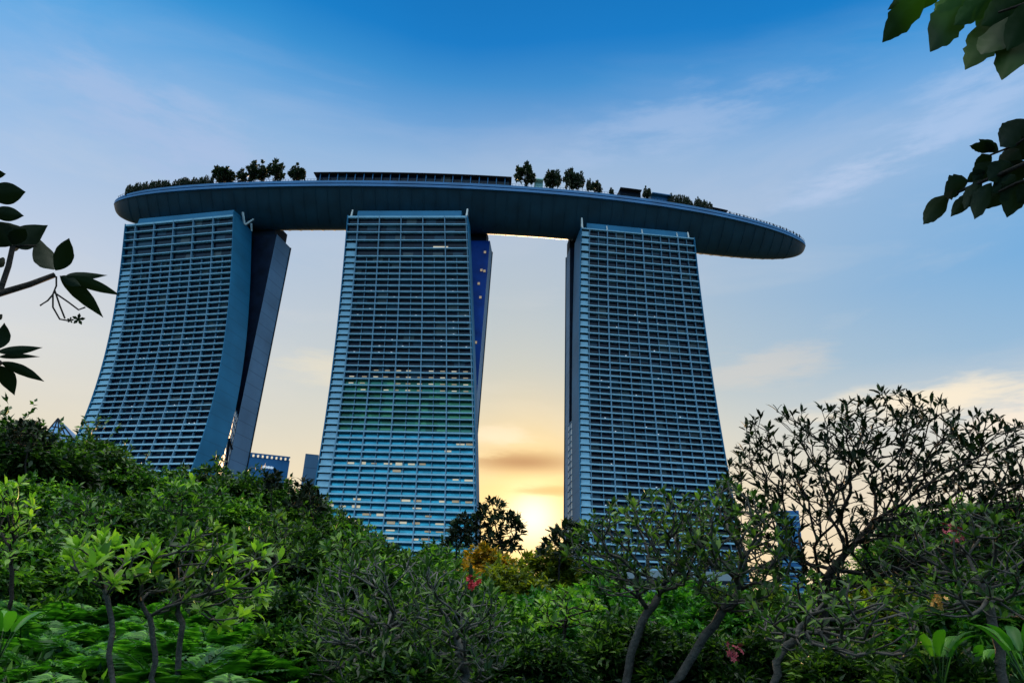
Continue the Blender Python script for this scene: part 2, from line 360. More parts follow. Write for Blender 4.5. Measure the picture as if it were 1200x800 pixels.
def make_tower(i):
    T = TW[i]; d, n = dn(T); zs = FLOORS[i]
    base = FP(T, .5, 0, -20); root = empty('hotel_tower', (base[0], base[1], 0))
    lab = ['left hotel tower with strongly flared foot and two legs split apart',
           'middle hotel tower with lit windows and a blue strip at its right edge',
           'right hotel tower under the long overhang with tight rows of balconies']
    tag(root, lab[i], 'tower', 'three hotel towers carrying the roof deck')
    # front leg core, set back behind the slab edges
    G0 = 1.5
    zz = np.linspace(0, H-.4, 40)
    mb = MB()
    for s0, inset in ((0.004, 0), (.996, 0)): pass
    fr = np.array([[FP(T, s, z, -G0-.25) for s in np.linspace(.006, .994, 2)] for z in zz])
    bk = np.array([[FP(T, s, z, -T['t']) for s in np.linspace(.006, .994, 2)] for z in zz])
    mb.grid(fr); mb.grid(bk[:, ::-1]); mb.box8([*(fr[-1]), *(bk[-1][::-1]), *[p+[0, 0, .35] for p in fr[-1]], *[p+[0, 0, .35] for p in bk[-1][::-1]]])
    mb.build('wall', m_dark, root)
    # end walls of the front leg
    for s, o in ((0.0, .0), (1.0, .0)):
        e = MB(); sg = -1 if s == 0 else 1
        P = []
        zz2 = np.linspace(0, H+.3, 48)
        th = .006
        for z in zz2:
            P.append([FP(T, s, z, .35), FP(T, s, z, -T['t']-.3), FP(T, s-sg*th, z, -T['t']-.3), FP(T, s-sg*th, z, .35)])
        P = np.array(P); ring = np.concatenate([P, P[:, :1]], 1)
        e.grid(ring if sg > 0 else ring[:, ::-1]); e.add(P[-1], [(0, 1, 2, 3)])
        e.build('end_wall', m_end, root)
    # a slab edge and a glazing band for every floor
    for k, z in enumerate(zs):
        hgt = .46 if k else 1.0
        if i == 2: hgt = .5
        if z < 82: hgt = .66
        ss = np.linspace(.004, .996, 7)
        m = MB()
        for a, b in zip(ss[:-1], ss[1:]):
            m.box8([FP(T, a, z-hgt, .12), FP(T, b, z-hgt, .12), FP(T, b, z-hgt, -G0), FP(T, a, z-hgt, -G0),
                    FP(T, a, z, .12), FP(T, b, z, .12), FP(T, b, z, -G0), FP(T, a, z, -G0)])
        # solid balcony front in the narrow first bay
        zn = zs[k+1] if k+1 < len(zs) else 0
        if k >= (3 if i < 2 else 0) and zn > 0 and not (i == 0 and k < 6):
            a, b = .012, MAJ[i][1]-.006; zt = z-hgt-.75; zb = zn+.002
            top = zn+(z-zn)*(.62)
            m.box8([FP(T, a, zb, -.5), FP(T, b, zb, -.5), FP(T, b, zb, -.7), FP(T, a, zb, -.7), FP(T, a, top, -.5), FP(T, b, top, -.5), FP(T, b, top, -.7), FP(T, a, top, -.7)])
        m.build('floor_slab', m_slab, root)
        if zn > 0:
            g = MB(); g.grid([[FP(T, a, zn, -G0+.02) for a in ss], [FP(T, a, z-hgt-.01, -G0+.02) for a in ss]])
            gl = g.build('glazing', m_glass_treerefl if (i == 1 and 83 <= z < 108) else m_glasslow if (i == 1 and z < 83) or (i == 0 and z < 46) else m_glass, root)
    # fins
    def fin(s, wd, z0, z1, out, nm, mat=m_fin):
        zf = np.linspace(z0, z1, max(3, int((z1-z0)/5)))
        h = wd/2/T['W']; Q = np.array([[FP(T, s-h, z, -G0+.1), FP(T, s-h, z, out), FP(T, s+h, z, out), FP(T, s+h, z, -G0+.1), FP(T, s-h, z, -G0+.1)] for z in zf])
        f = MB(); f.grid(Q); f.add(Q[-1][:4], [(0, 1, 2, 3)]); return f.build(nm, mat, root)
    for q, s in enumerate(MAJ[i]):
        if s in (0, 1.0): continue
        fin(s, .36 if i < 2 else (.42 if q % 2 == 0 else .22), 0, H-.1, .16, 'fin')
    mids = [(a+b)/2 for a, b in zip(MAJ[i][1:-1], MAJ[i][2:])] if i < 2 else [s+.077 for s in MAJ[i][1:-1]]
    ztop = zs[5] if i < 2 else H-1
    for s in mids: fin(s, .16, 0, ztop, -.35 if i < 2 else -.1, 'mullion')
    # attic band between the roof and the deck above
    a0, a1 = ((.09, .965), (.07, .94), (.06, .95))[i]
    at_ = MB(); at_.box8([FP(T, a0, H, -1.6), FP(T, a1, H, -1.6), FP(T, a1, H, -T['t']+1), FP(T, a0, H, -T['t']+1),
                          FP(T, a0, H+4.2, -2.2), FP(T, a1, H+4.2, -2.2), FP(T, a1, H+4.2, -T['t']+1), FP(T, a0, H+4.2, -T['t']+1)])
    at_.build('attic', m_end, root)
    # fin tips and struts above the roof line
    tips = {0: [], 1: [(.03, 4.2, .7), (.99, 4.6, .9)], 2: [(.012, 6.2, .9), (.231, 3.0, .6), (.54, 3.0, .6), (.85, 3.0, .5), (.95, 3.8, .7)]}[i]
    for s, hh, r_ in tips:
        MB().tube([FP(T, s, H-.2, -.3), FP(T, s, H+hh, -1.4)], [r_*.75, r_*.5], 5).build('strut', m_white, root)
    if i == 0:
        for a, b in (((1.0, 0, -9.5), (.985, 6.0, -7.5)), ((1.0, 0, -9.7), (1.03, 5.0, -13)), ((1.0, 0, -16), (.99, 4.2, -15.5))):
            MB().tube([FP(T, a[0], H+a[1], a[2]), FP(T, b[0], H+b[1], b[2])], [.55, .6], 5).build('strut', m_white, root)
    # rear leg
    zr = np.linspace(0, H+(0 if i else 0), 20)
    rm = MB(); ringr = np.array([[RP(T, 0, z), RP(T, 1, z, .0), RP(T, 1, z, T['t2']), RP(T, 0, z, T['t2']), RP(T, 0, z)] for z in zr])
    rm.grid(ringr[:, 1:3][:, ::1]); rm.grid(ringr[:, 2:4]); rm.grid(ringr[:, 3:5]); rm.add(ringr[-1][:4], [(0, 1, 2, 3)])
    rl = rm.build('rear_leg', m_rear, root)
    g = MB(); g.grid(ringr[:, 0:2]); g.build('rear_glazing', m_rearglass_sky if i == 1 else m_rearglass, root)
    # bronze-dark trim line down the far edge of the rear leg, and a collar carrying the deck
    side = 0 if i == 2 else 1
    MB().tube([RP(T, side, z, T['t2']) for z in zr], .4, 4).build('edge_trim', m_dark, root)
    cl = MB(); cl.box8([RP(T, 0, H, 1), RP(T, 1, H, 1)-d*2, RP(T, 1, H, T['t2']-2)-d*2, RP(T, 0, H, T['t2']-2)]+[p+[0, 0, 7] for p in (RP(T, 0, H, 1), RP(T, 1, H, 1)-d*2, RP(T, 1, H, T['t2']-2)-d*2, RP(T, 0, H, T['t2']-2))])
    cl.build('collar', m_dark, root)
    # dark infill between the legs, set back from the ends
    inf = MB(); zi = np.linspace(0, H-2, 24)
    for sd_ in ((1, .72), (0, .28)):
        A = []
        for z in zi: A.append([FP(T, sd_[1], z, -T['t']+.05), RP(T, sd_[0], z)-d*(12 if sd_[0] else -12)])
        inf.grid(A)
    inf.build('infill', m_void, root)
    # glazed atrium end, with mullions and a brace
    if i != 1:
        s = 1.0 if i == 0 else 0.0; sd_ = 1 if i == 0 else 0; ztp = 93 if i == 0 else 96
        zi = np.linspace(0, ztp, 24); sgn = 1 if sd_ else -1
        E = lambda z, u: FP(T, s, z, -T['t']-.2)*(1-u)+(RP(T, sd_, z, .2)-d*.3)*u
        gm = MB(); gm.grid([[E(z, 0), E(z, 1)] for z in zi]); a = gm.build('atrium_glass', m_pale_glass, root)
        fm = MB()
        for z in np.arange(4, ztp, 3.05): fm.tube([E(z, 0)+d*sgn*.15, E(z, 1)+d*sgn*.15], .16, 4)
        for u in (.33, .66): fm.tube([E(z, u)+d*sgn*.18 for z in zi], .14, 4)
        fm.build('mullion', m_rear, a)
        bm_ = MB()
        for za, zb, ua, ub in ((78, 78, 0, 1), (60, 60, 0, 1), (78, 60, 0, 1)):
            bm_.tube([E(za, ua)+d*sgn*.5, E(zb, ub)+d*sgn*.3], .55, 4)
        if i == 0: bm_.build('brace', m_dark, a)
    # lit windows
    rl_ = random.Random(5+i)
    def lit(s, k, mat, wd=.048, frac=(.25, .6)):
        z0, z1 = zs[k+1], zs[k]-.7; a, b = z0+(z1-z0)*frac[0], z0+(z1-z0)*frac[1]
        P = [FP(T, s-wd/2, a, -G0+.2), FP(T, s+wd/2, a, -G0+.2), FP(T, s+wd/2, b, -G0+.2), FP(T, s-wd/2, b, -G0+.2)]
        obj('lit_window', P, [(0, 1, 2, 3)], mat, root)
    def floor_at(py, s=.5):
        best = min(range(len(zs)-1), key=lambda k: abs(proj(FP(T, s, (zs[k]+zs[k+1])/2))[1]-py)); return best
    def s_at(px, k):
        ss = np.linspace(0, 1, 101); return float(ss[np.argmin([abs(proj(FP(T, s, zs[k]-1.5))[0]-px) for s in ss])])
    if i == 1:
        for y, xs in ((433, (440, 453, 466, 479, 505, 519, 531, 545)), (440, (412, 426, 439, 452, 465, 478, 492, 505, 518, 531, 545)),
                      (448, (411, 424, 466, 478, 491, 505, 518, 531, 545)), (455, (425, 451, 464, 477, 491, 518, 531, 545)),
                      (517, (539, 550)), (525.5, (524,)), (539, (383, 410, 425, 438, 453, 466, 481, 494)), (548, (465,)), (555, (379, 534, 548)),
                      (581, (418, 475, 488, 517, 534, 548)), (588.5, (386, 401, 416, 488)), (597.5, (400, 428, 445, 502)), (606.5, (417, 457, 472, 487, 515)),
                      (615, (427, 456, 500, 515)), (625, (455, 485, 499, 521))):
            for x in xs:
                k = floor_at(y, .5); lit(s_at(x, k), k, m_lit if rl_.random() < .5 else m_lit2, rl_.uniform(.035, .055) if y > 500 else .034, (rl_.uniform(.2, .35), rl_.uniform(.55, .72)) if y > 500 else (.35, .55))
        k = 3; lit(.77, k, m_lit, .12, (.15, .4))
        for _ in range(26): lit(rl_.choice([.14, .23, .32, .41, .49, .58, .68, .77, .86, .95]), rl_.randint(8, 20), m_litw, .012, (.2, .35))
    else:
        for _ in range(34): lit(rl_.uniform(.12, .95), rl_.randint(8, len(zs)-8), m_litw, .010, (.2, .36))
    if i == 1:   # specks of light high on the blue strip
        for u, z in ((.82, 182), (.75, 171), (.86, 170.5), (.7, 163), (.8, 155), (.78, 130)):
            P = RP(T, 1, z)-d*(1-u)*14+n*.3
            obj('lit_window', [P, P+d*1.1, P+d*1.1+[0, 0, 1.3], P+[0, 0, 1.3]], [(0, 1, 2, 3)], m_lit2, root)
    return root
for i in range(3): make_tower(i)

# ------------------------------------------------------------------ the boat-shaped roof deck
SKP = dict(cx=-25.42, cy=327.719, ph=-.012, k=-.604, L0=188.402, L1=179.703, w=16.716, zr=210.859, hb=3.211, dp=14.4, eL=6.511, eR=4.706, k3=-.982, z1=-1.577, z2=-2.63)
def hull_frame(t):
    q = SKP; s = t*q['L0'] if t < 0 else t*q['L1']
    d = np.array([math.cos(q['ph']), math.sin(q['ph'])]); n = np.array([math.sin(q['ph']), -math.cos(q['ph'])])
    P = d*s+n*(q['k']*1e-3*s*s+q['k3']*1e-6*s**3)+[q['cx'], q['cy']]
    tn = d+n*(2*q['k']*1e-3*s+3*q['k3']*1e-6*s*s); tn /= np.linalg.norm(tn)
    e = q['eL'] if t < 0 else q['eR']
    wd = max(1e-4, 1-abs(t)**e)**.5
    return P, np.array([tn[1], -tn[0]]), wd, q['zr']+q['z1']*t+q['z2']*t*t
def deck_pt(t, v, dz=0.0):
    P, nn, wd, z = hull_frame(t); X = P+nn*v*SKP['w']*wd; return np.array([X[0], X[1], z+dz])
def roof_deck():
    root = empty('roof_deck', (-25.4, 327.7, 205)); tag(root, 'long dark blue boat shaped roof deck spanning all three towers', 'roof deck')
    ts = -np.cos(np.linspace(0, 1, 110)*math.pi); ts[0] = -.99999; ts[-1] = .99999
    th = np.linspace(0, math.pi, 29)
    rows = []; rim = []; deck = []; lip = []
    for t in ts:
        P, nn, wd, z = hull_frame(t); hb = SKP['hb']*wd**.5; w_ = SKP['w']*wd
        rows.append([[*(P+nn*math.cos(a)*(w_-.9*wd)), z-hb-SKP['dp']*wd*(1-abs(math.cos(a))**1.7)] for a in th])
        rim.append([[*(P+nn*w_), z], [*(P+nn*w_), z-hb*.42], [*(P+nn*(w_-.5*wd)), z-hb*.46], [*(P+nn*(w_-.5*wd)), z-hb*.56], [*(P+nn*(w_+.12*wd)), z-hb*.60], [*(P+nn*(w_+.12*wd)), z-hb], [*(P+nn*(w_-.95*wd)), z-hb-.02]])
        lip.append([[*(P-nn*w_), z], [*(P-nn*w_), z-hb*.5], [*(P-nn*(w_-.9*wd)), z-hb]])
        deck.append([[*(P+nn*w_), z], [*(P-nn*w_), z]])
    h = MB(); h.grid(rows); hu = h.build('hull', m_hull, root, smooth=True)
    # panel joints: a belt of thin ribs under the belly
    r = MB()
    for t in np.linspace(-.93, .93, 60):
        P, nn, wd, z = hull_frame(t)
        r.tube([np.array([*(P+nn*math.cos(a)*(SKP['w']*wd-.3)), z-SKP['hb']*wd**.5-SKP['dp']*wd*(1-abs(math.cos(a))**1.7)-.02]) for a in th[1:-1]], .13, 4, False)
    r.build('panel_joint', m_hull, hu)
    a = MB(); a.grid(rim); a.build('rim', m_rim, root)
    b = MB(); b.grid(lip); b.build('rim', m_rim, root)
    c = MB(); c.grid(deck); c.build('deck', m_deck, root)
roof_deck()
_tt = np.linspace(-.985, .985, 600)
def t_at(px, v=.9):
    q = proj(np.array([deck_pt(t, v) for t in _tt])); return float(_tt[np.argmin(abs(q[:, 0]-px))])

# ------------------------------------------------------------------ leaves
LEAF_T = {  # (along, across, lift) and faces
 'quad': ([(0, 0, 0), (.45, .5, .05), (1, 0, -.1), (.45, -.5, .05)], [(0, 1, 2, 3)]),
 'lance': ([(0, 0, 0), (.35, .42, .04), (.72, .40, -.02), (1, 0, -.16), (.72, -.40, -.02), (.35, -.42, .04), (.55, 0, -.05)],
           [(0, 6, 2, 1), (6, 3, 3, 2), (0, 5, 4, 6), (6, 4, 3, 3)]),
}
def unit(a): return a/(np.linalg.norm(a, axis=-1, keepdims=True)+1e-9)
def leaves(P, D, U, Ln, Wd, kind='quad', droop=1.0):
    """many leaves at once: P bases, D directions, U rough normals"""
    P, D, U = map(lambda a: np.asarray(a, float), (P, D, U)); D = unit(D)
    S = unit(np.cross(D, U)); Nn = np.cross(S, D)
    Ln = np.broadcast_to(np.asarray(Ln, float), (len(P),)); Wd = np.broadcast_to(np.asarray(Wd, float), (len(P),))
    if kind == 'quad': T, F = LEAF_T['quad']
    else: T, F = LEAF_T['lance2']
    T = np.array(T); k = len(T)
    V = P[:, None]+D[:, None]*(T[:, 0][None, :, None]*Ln[:, None, None])+S[:, None]*(T[:, 1][None, :, None]*Wd[:, None, None])+Nn[:, None]*(T[:, 2][None, :, None]*droop*Ln[:, None, None])
    F = np.array(F)
    FF = (F[None]+np.arange(len(P))[:, None, None]*k).reshape(-1, F.shape[1])
    return V.reshape(-1, 3), FF
# lance leaf: three stations, folded along the midrib, all quads
_t = [(0, 0, 0)]
for a, wv, l in ((.22, .30, .02), (.5, .5, .0), (.8, .34, -.07)):
    _t += [(a, wv, l+.03), (a, 0, l-.01), (a, -wv, l+.03)]
_t += [(1, 0, -.17)]
_f = [(1, 4, 5, 2), (2, 5, 6, 3), (4, 7, 8, 5), (5, 8, 9, 6)]
_t[0] = (0, .03, 0); _t += [(0, -.03, 0), (1, .01, -.17)]   # 11 = other base corner, 12 = other tip corner
LEAF_T['lance2'] = (_t, _f+[(0, 1, 2, 11), (11, 2, 3, 11)][:1]+[(11, 0, 2, 3)]+[(7, 12, 10, 8), (8, 10, 9, 9)][:1]+[(8, 10, 12, 9)])
_f2 = _f+[(0, 1, 2, 11), (7, 12, 10, 8)]
LEAF_T['lance2'] = (_t, _f2+[(11, 2, 3, 11)][:0])
def merge(parts):
    V = []; F = []; n = 0
    for v, f in parts: V.append(v); F.append(f+n); n += len(v)
    return np.concatenate(V), np.concatenate(F)

# ------------------------------------------------------------------ trees and shrubs
def rand_dirs(n, rng, up=0.0):
    v = rng.normal(size=(n, 3)); v = unit(v); v[:, 2] += up; return unit(v)
def dense_crown(rng, rx, rz, zc, n_clump=70, per=420, ll=.24, lw=.12, clump=.30, low=-.75, flat=1.0):
    """crown about the origin: leaf clumps spread over an uneven ellipsoid, gaps left between them"""
    parts = []
    c = rand_dirs(n_clump*2, rng); c = c[c[:, 2] > low][:n_clump]
    rad = rng.uniform(.62, 1.0, len(c)); amp = 1+.22*np.sin(c[:, 0]*5+rng.uniform(0, 6))*np.sin(c[:, 1]*4+rng.uniform(0, 6))
    C = c*rad[:, None]*amp[:, None]*np.array([rx, rx, rz])+[0, 0, zc]
    for ci, q in zip(C, c):
        r_ = clump*rx*rng.uniform(.6, 1.25); m = int(per*rng.uniform(.6, 1.3))
        dd = rand_dirs(m, rng, .35); rr = r_*rng.uniform(.35, 1.05, m)**.6
        P = ci+dd*rr[:, None]*[1, 1, .62*flat]
        D = unit(dd*.7+rng.normal(size=(m, 3))*.55+[0, 0, -.15]); U = unit(dd+[0, 0, .9]+rng.normal(size=(m, 3))*.35)
        parts.append(leaves(P, D, U, ll*rng.uniform(.6, 1.3, m), lw*rng.uniform(.7, 1.2, m), 'quad'))
        # sprigs that break the outline
        k = 5; sd_ = unit(q+rng.normal(size=(k, 3))*.6+[0, 0, .5])
        for s in sd_:
            m2 = 12; a = np.linspace(.2, 1, m2)[:, None]; P = ci+s*r_*(1+.75*a); D = unit(s+rng.normal(size=(m2, 3))*.8); U = unit(rng.normal(size=(m2, 3))*.5+[0, 0, 1])
            parts.append(leaves(P, D, U, ll*rng.uniform(.7, 1.2, m2), lw, 'quad'))
    return merge(parts), C
def limbs_mesh(C, base, fork, r0, rng, k=6, nmax=26):
    mb = MB(); fork = np.array(fork, float)
    mb.tube([np.array(base)*(1-a)+fork*a+np.array([math.sin(a*3)*r0*.8, math.cos(a*4)*r0*.5-r0*.5, 0]) for a in np.linspace(0, 1, 6)], np.linspace(r0*1.35, r0*.85, 6), 8)
    for c in C[rng.permutation(len(C))[:nmax]]:
        m = (fork+c)/2+rng.normal(size=3)*.06*np.linalg.norm(c-fork)+[0, 0, -.05*np.linalg.norm(c-fork)]
        mb.tube([fork-[0, 0, r0], fork*.5+m*.5, m, m*.4+c*.6, c], [r0*.6, r0*.42, r0*.30, r0*.2, r0*.09], k, False)
    return mb
class TreeProto:
    """a tree about 1 unit of crown radius, built once at real size and copied"""
    def __init__(s, name, rx, rz, zc, leafmat, barkmat, seed, r0=.16, **k):
        rng = np.random.default_rng(seed)
        (V, F), C = dense_crown(rng, rx, rz, zc, **k)
        s.crown = meshdata('crown', V, F, leafmat)
        mb = limbs_mesh(C, (0, 0, -.3), (0, 0, max(.3, zc-rz*.55)), r0, rng)
        s.trunk = meshdata('trunk', np.concatenate(mb.v), mb.f, barkmat, True)
        s.name = name; s.rx = rx*1.28; s.top = zc+rz*1.22
    def place(s, loc, sx, sz, rz, label, cat, group):
        r = empty(s.name, loc, rz)
        tag(r, label, cat, group)
        for nm, me in (('trunk', s.trunk), ('crown', s.crown)):
            o = bpy.data.objects.new(nm, me); o.parent = r; o.scale = (sx, sx, sz); COL.objects.link(o)
        return r
    def fit(s, px, py, wpx, dist, label, cat, group, rz=None):
        """stand the tree where its top shows at (px, py) and its crown is wpx wide, dist metres away"""
        p = at(px, py, dist); rad = wpx/2*np.linalg.norm(p-CAM)/FPX
        return s.place((p[0], p[1], 0), rad/s.rx*.95, p[2]/s.top, random.uniform(0, 6.28) if rz is None else rz, label, cat, group)


def plant(name, px, py, wpx, dist, leafmat, label, cat, group, ll=.24, lw=.10, seed=0, cover=2.6, cr=.30, barkmat=None, zb=.06, uneven=.38):
    """a tree or shrub at its real size: top shows at (px, py), crown wpx wide, dist metres away; clumps of leaves round an uneven crown"""
    rng = np.random.default_rng(seed*7+int(px)*13+int(py)); p = at(px, py, dist); rad = wpx/2*np.linalg.norm(p-CAM)/FPX; top = p[2]
    z0 = top*zb; rz = (top-z0)/2; zc = (top+z0)/2; c_r = cr*min(rad, rz)*1.1
    R_ = rad-c_r*.45; RZ = rz-c_r*.35
    area = 4*math.pi*(R_*(R_+RZ)/2); ncl = int(np.clip(area/(c_r**2*1.1), 24, 170))
    c = rand_dirs(ncl, rng); pw = 2.6
    rr0 = (np.abs(np.hypot(c[:, 0], c[:, 1]))**pw+np.abs(c[:, 2])**pw)**(-1/pw)
    amp = 1-uneven*rng.random(ncl)**1.5
    C = c*(rr0*amp)[:, None]*[R_, R_, RZ]+[0, 0, zc]
    per = int(np.clip(cover*2.2*math.pi*c_r**2/(ll*lw*.5), 60, 900)); parts = []
    for ci, q in zip(C, c):
        r_ = c_r*rng.uniform(.7, 1.25); m = int(per*rng.uniform(.6, 1.2)); dd = rand_dirs(m, rng, .45)
        rr = r_*rng.uniform(.25, 1.0, m)**.5; P = ci+dd*rr[:, None]*[1.1, 1.1, .55]
        D = unit(dd*[.9, .9, .35]+rng.normal(size=(m, 3))*[.5, .5, .28]); U = unit(dd*.5+[0, 0, 1.1]+rng.normal(size=(m, 3))*.35)
        parts.append(leaves(P, D, U, ll*rng.uniform(.55, 1.3, m), lw*rng.uniform(.7, 1.2, m), 'quad'))
        for s in unit(q+rng.normal(size=(3, 3))*.5+[0, 0, .6]):
            m2 = 10; a = np.linspace(.3, 1, m2)[:, None]; P = ci+s*r_*(.75+.55*a); D = unit(s*.6+rng.normal(size=(m2, 3))*.8); U = unit(rng.normal(size=(m2, 3))*.5+[0, 0, 1])
            parts.append(leaves(P, D, U, ll*rng.uniform(.7, 1.2, m2), lw, 'quad'))
    V, F = merge(parts); loc = np.array([p[0], p[1], 0]); root = empty(name, loc); tag(root, label, cat, group)
    V[:, 2] = np.maximum(V[:, 2], .03)
    mb = limbs_mesh(C, (0, 0, -.3), (0, 0, max(.3, top*.35)), max(.03, top*.018), rng, 5, 22)
    obj('trunk', np.concatenate(mb.v)+loc, mb.f, barkmat or m_barkd, root, True); obj('crown', V+loc, F, leafmat, root)
    return root
TM = [m_leaf_dark, m_leaf_mid, m_leaf_dark]; SM = [m_leaf_mid, m_leaf_dark, m_leaf_flare, m_leaf_fern, m_leaf_yg]
# leafy broad trees standing behind the garden
GB = 'broad leafed trees behind the garden'
for (px, py, wp, ds, k, lab) in [
    (22, 506, 190, 36, 0, 'dark broad crowned tree at the left edge in front of the left tower foot'),
    (108, 520, 150, 39, 2, 'dark tree covering the left tower foot, right of the glass pyramid roof'),
    (178, 552, 120, 36, 1, 'mid green tree under the middle of the left tower'),
    (238, 547, 110, 40, 0, 'dark tree touching the bright atrium glass of the left tower'),
    (292, 556, 110, 37, 2, 'dark tree in front of the square blue building with crenellated roof'),
    (345, 574, 110, 34, 0, 'tree under the pale gap between the left and middle towers'),
    (395, 602, 105, 33, 2, 'tree against the lower left corner of the middle tower'),
    (440, 632, 100, 35, 0, 'low dark tree under the middle tower, left of its centre line'),
    (500, 640, 120, 38, 2, 'low dark tree under the middle tower, right of its centre line'),
    (45, 570, 170, 25, 1, 'nearer mid green tree below the dark tree at the left edge'),
    (150, 590, 170, 23, 2, 'nearer dark tree just behind the leftmost small plumeria'),
    (262, 590, 150, 24, 1, 'nearer mid green tree behind the pale leaved plumeria tips'),
    (350, 622, 130, 21, 2, 'rounded dark tree left of the grey twigged plumeria thicket'),
    ]:
    plant('broadleaf_tree', px, py+3, wp, ds, TM[k], lab, 'tree', GB, ll=(.25, .21, .23)[k]*ds/32, lw=(.12, .10, .085)[k]*ds/32, seed=k, cr=(.26, .24, .28)[k], zb=.34 if 22 < ds < 26 else .06)
for (px, py, wp, ds, k, lab) in [
    (690, 655, 110, 30, 1, 'mid green tree right of the golden flare coloured shrub, low behind the leaning plumeria trunk'),
    (1010, 668, 130, 26, 1, 'mid green tree seen low through the big bare branched plumeria'),
    (1105, 600, 150, 24, 1, 'tall mid green tree behind the big bare branched plumeria crown'),
    (1190, 590, 120, 22, 2, 'dark tree at the right edge behind the plumeria twigs'),
    (900, 690, 120, 30, 1, 'mid green tree low between the two right hand plumerias'),
    ]:
    plant('broadleaf_tree', px, py+3, wp, ds, TM[k], lab, 'tree', GB, ll=(.25, .21, .23)[k]*ds/32, lw=(.12, .10, .085)[k]*ds/32, seed=k, cr=(.26, .24, .28)[k], zb=.34 if 22 < ds < 26 else .06)

# shrubs: rounded, leafy to the ground
GS = 'shrubs filling the garden bed'
for (px, py, wp, ds, k, lab) in [
    (25, 640, 150, 14, 0, 'mid green shrub at the left edge above the ferns'),
    (262, 690, 110, 12.5, 1, 'dark shrub behind the bent grey stems of the second small plumeria'),
    (330, 690, 120, 11, 1, 'dark shrub at the left foot of the grey twigged thicket'),
    (345, 735, 110, 9, 0, 'mid green shrub low in front of the grey twigged thicket'),
    (440, 660, 120, 16, 0, 'mid green shrub showing above the left part of the grey twigged thicket'),
    (520, 655, 110, 17, 0, 'mid green shrub left of the orange flare coloured bush'),
    (573, 637, 68, 19, 2, 'rounded shrub with the sunset flare painted into its golden orange leaves'),
    (592, 664, 105, 15, 4, 'yellow green shrub just in front of the orange flare coloured bush'),
    (645, 645, 84, 21, 4, 'yellow green shrub right of the orange flare coloured bush, against the right tower foot'),
    (560, 690, 120, 12, 0, 'mid green shrub with a red blossom below the golden flare coloured shrub'),
    (640, 705, 110, 13, 3, 'bright green shrub below the golden flare coloured and yellow green shrubs'),
    (720, 685, 120, 17, 3, 'bright green shrub left of the leaning plumeria trunk'),
    (800, 688, 110, 18, 3, 'bright green shrub right of the leaning plumeria trunk'),
    (855, 700, 100, 15, 3, 'bright green shrub behind the second leaning plumeria trunk'),
    (620, 745, 130, 9.5, 1, 'dark shrub at the bottom just right of the picture middle'),
    (740, 735, 150, 11, 1, 'dark shrub behind the foot of the leaning plumeria'),
    (870, 735, 130, 11, 1, 'dark shrub behind the foot of the second leaning plumeria'),
    (960, 705, 120, 13, 0, 'mid green shrub under the big bare branched plumeria'),
    (1050, 690, 130, 14, 4, 'yellow green shrub right of the big plumeria trunk'),
    (1130, 700, 120, 12, 3, 'bright green shrub behind the banana leaves'),
    (1190, 690, 110, 11, 3, 'bright green shrub at the right edge'),
    (985, 755, 130, 8.5, 1, 'dark shrub at the foot of the big bare branched plumeria'),
    (1100, 765, 140, 8, 1, 'dark shrub at the bottom under the banana leaves'),
    (470, 765, 140, 7.5, 1, 'dark shrub at the bottom left of the picture middle'),
    ]:
    plant('shrub', px, py+3, wp, ds, SM[k], lab, 'shrub', GS, ll=(.12, .13, .10, .13, .11)[k]*max(.8, ds/12), lw=(.05, .045, .04, .055, .045)[k]*max(.8, ds/12), seed=k, cr=(.26, .28, .22, .24, .22)[k])

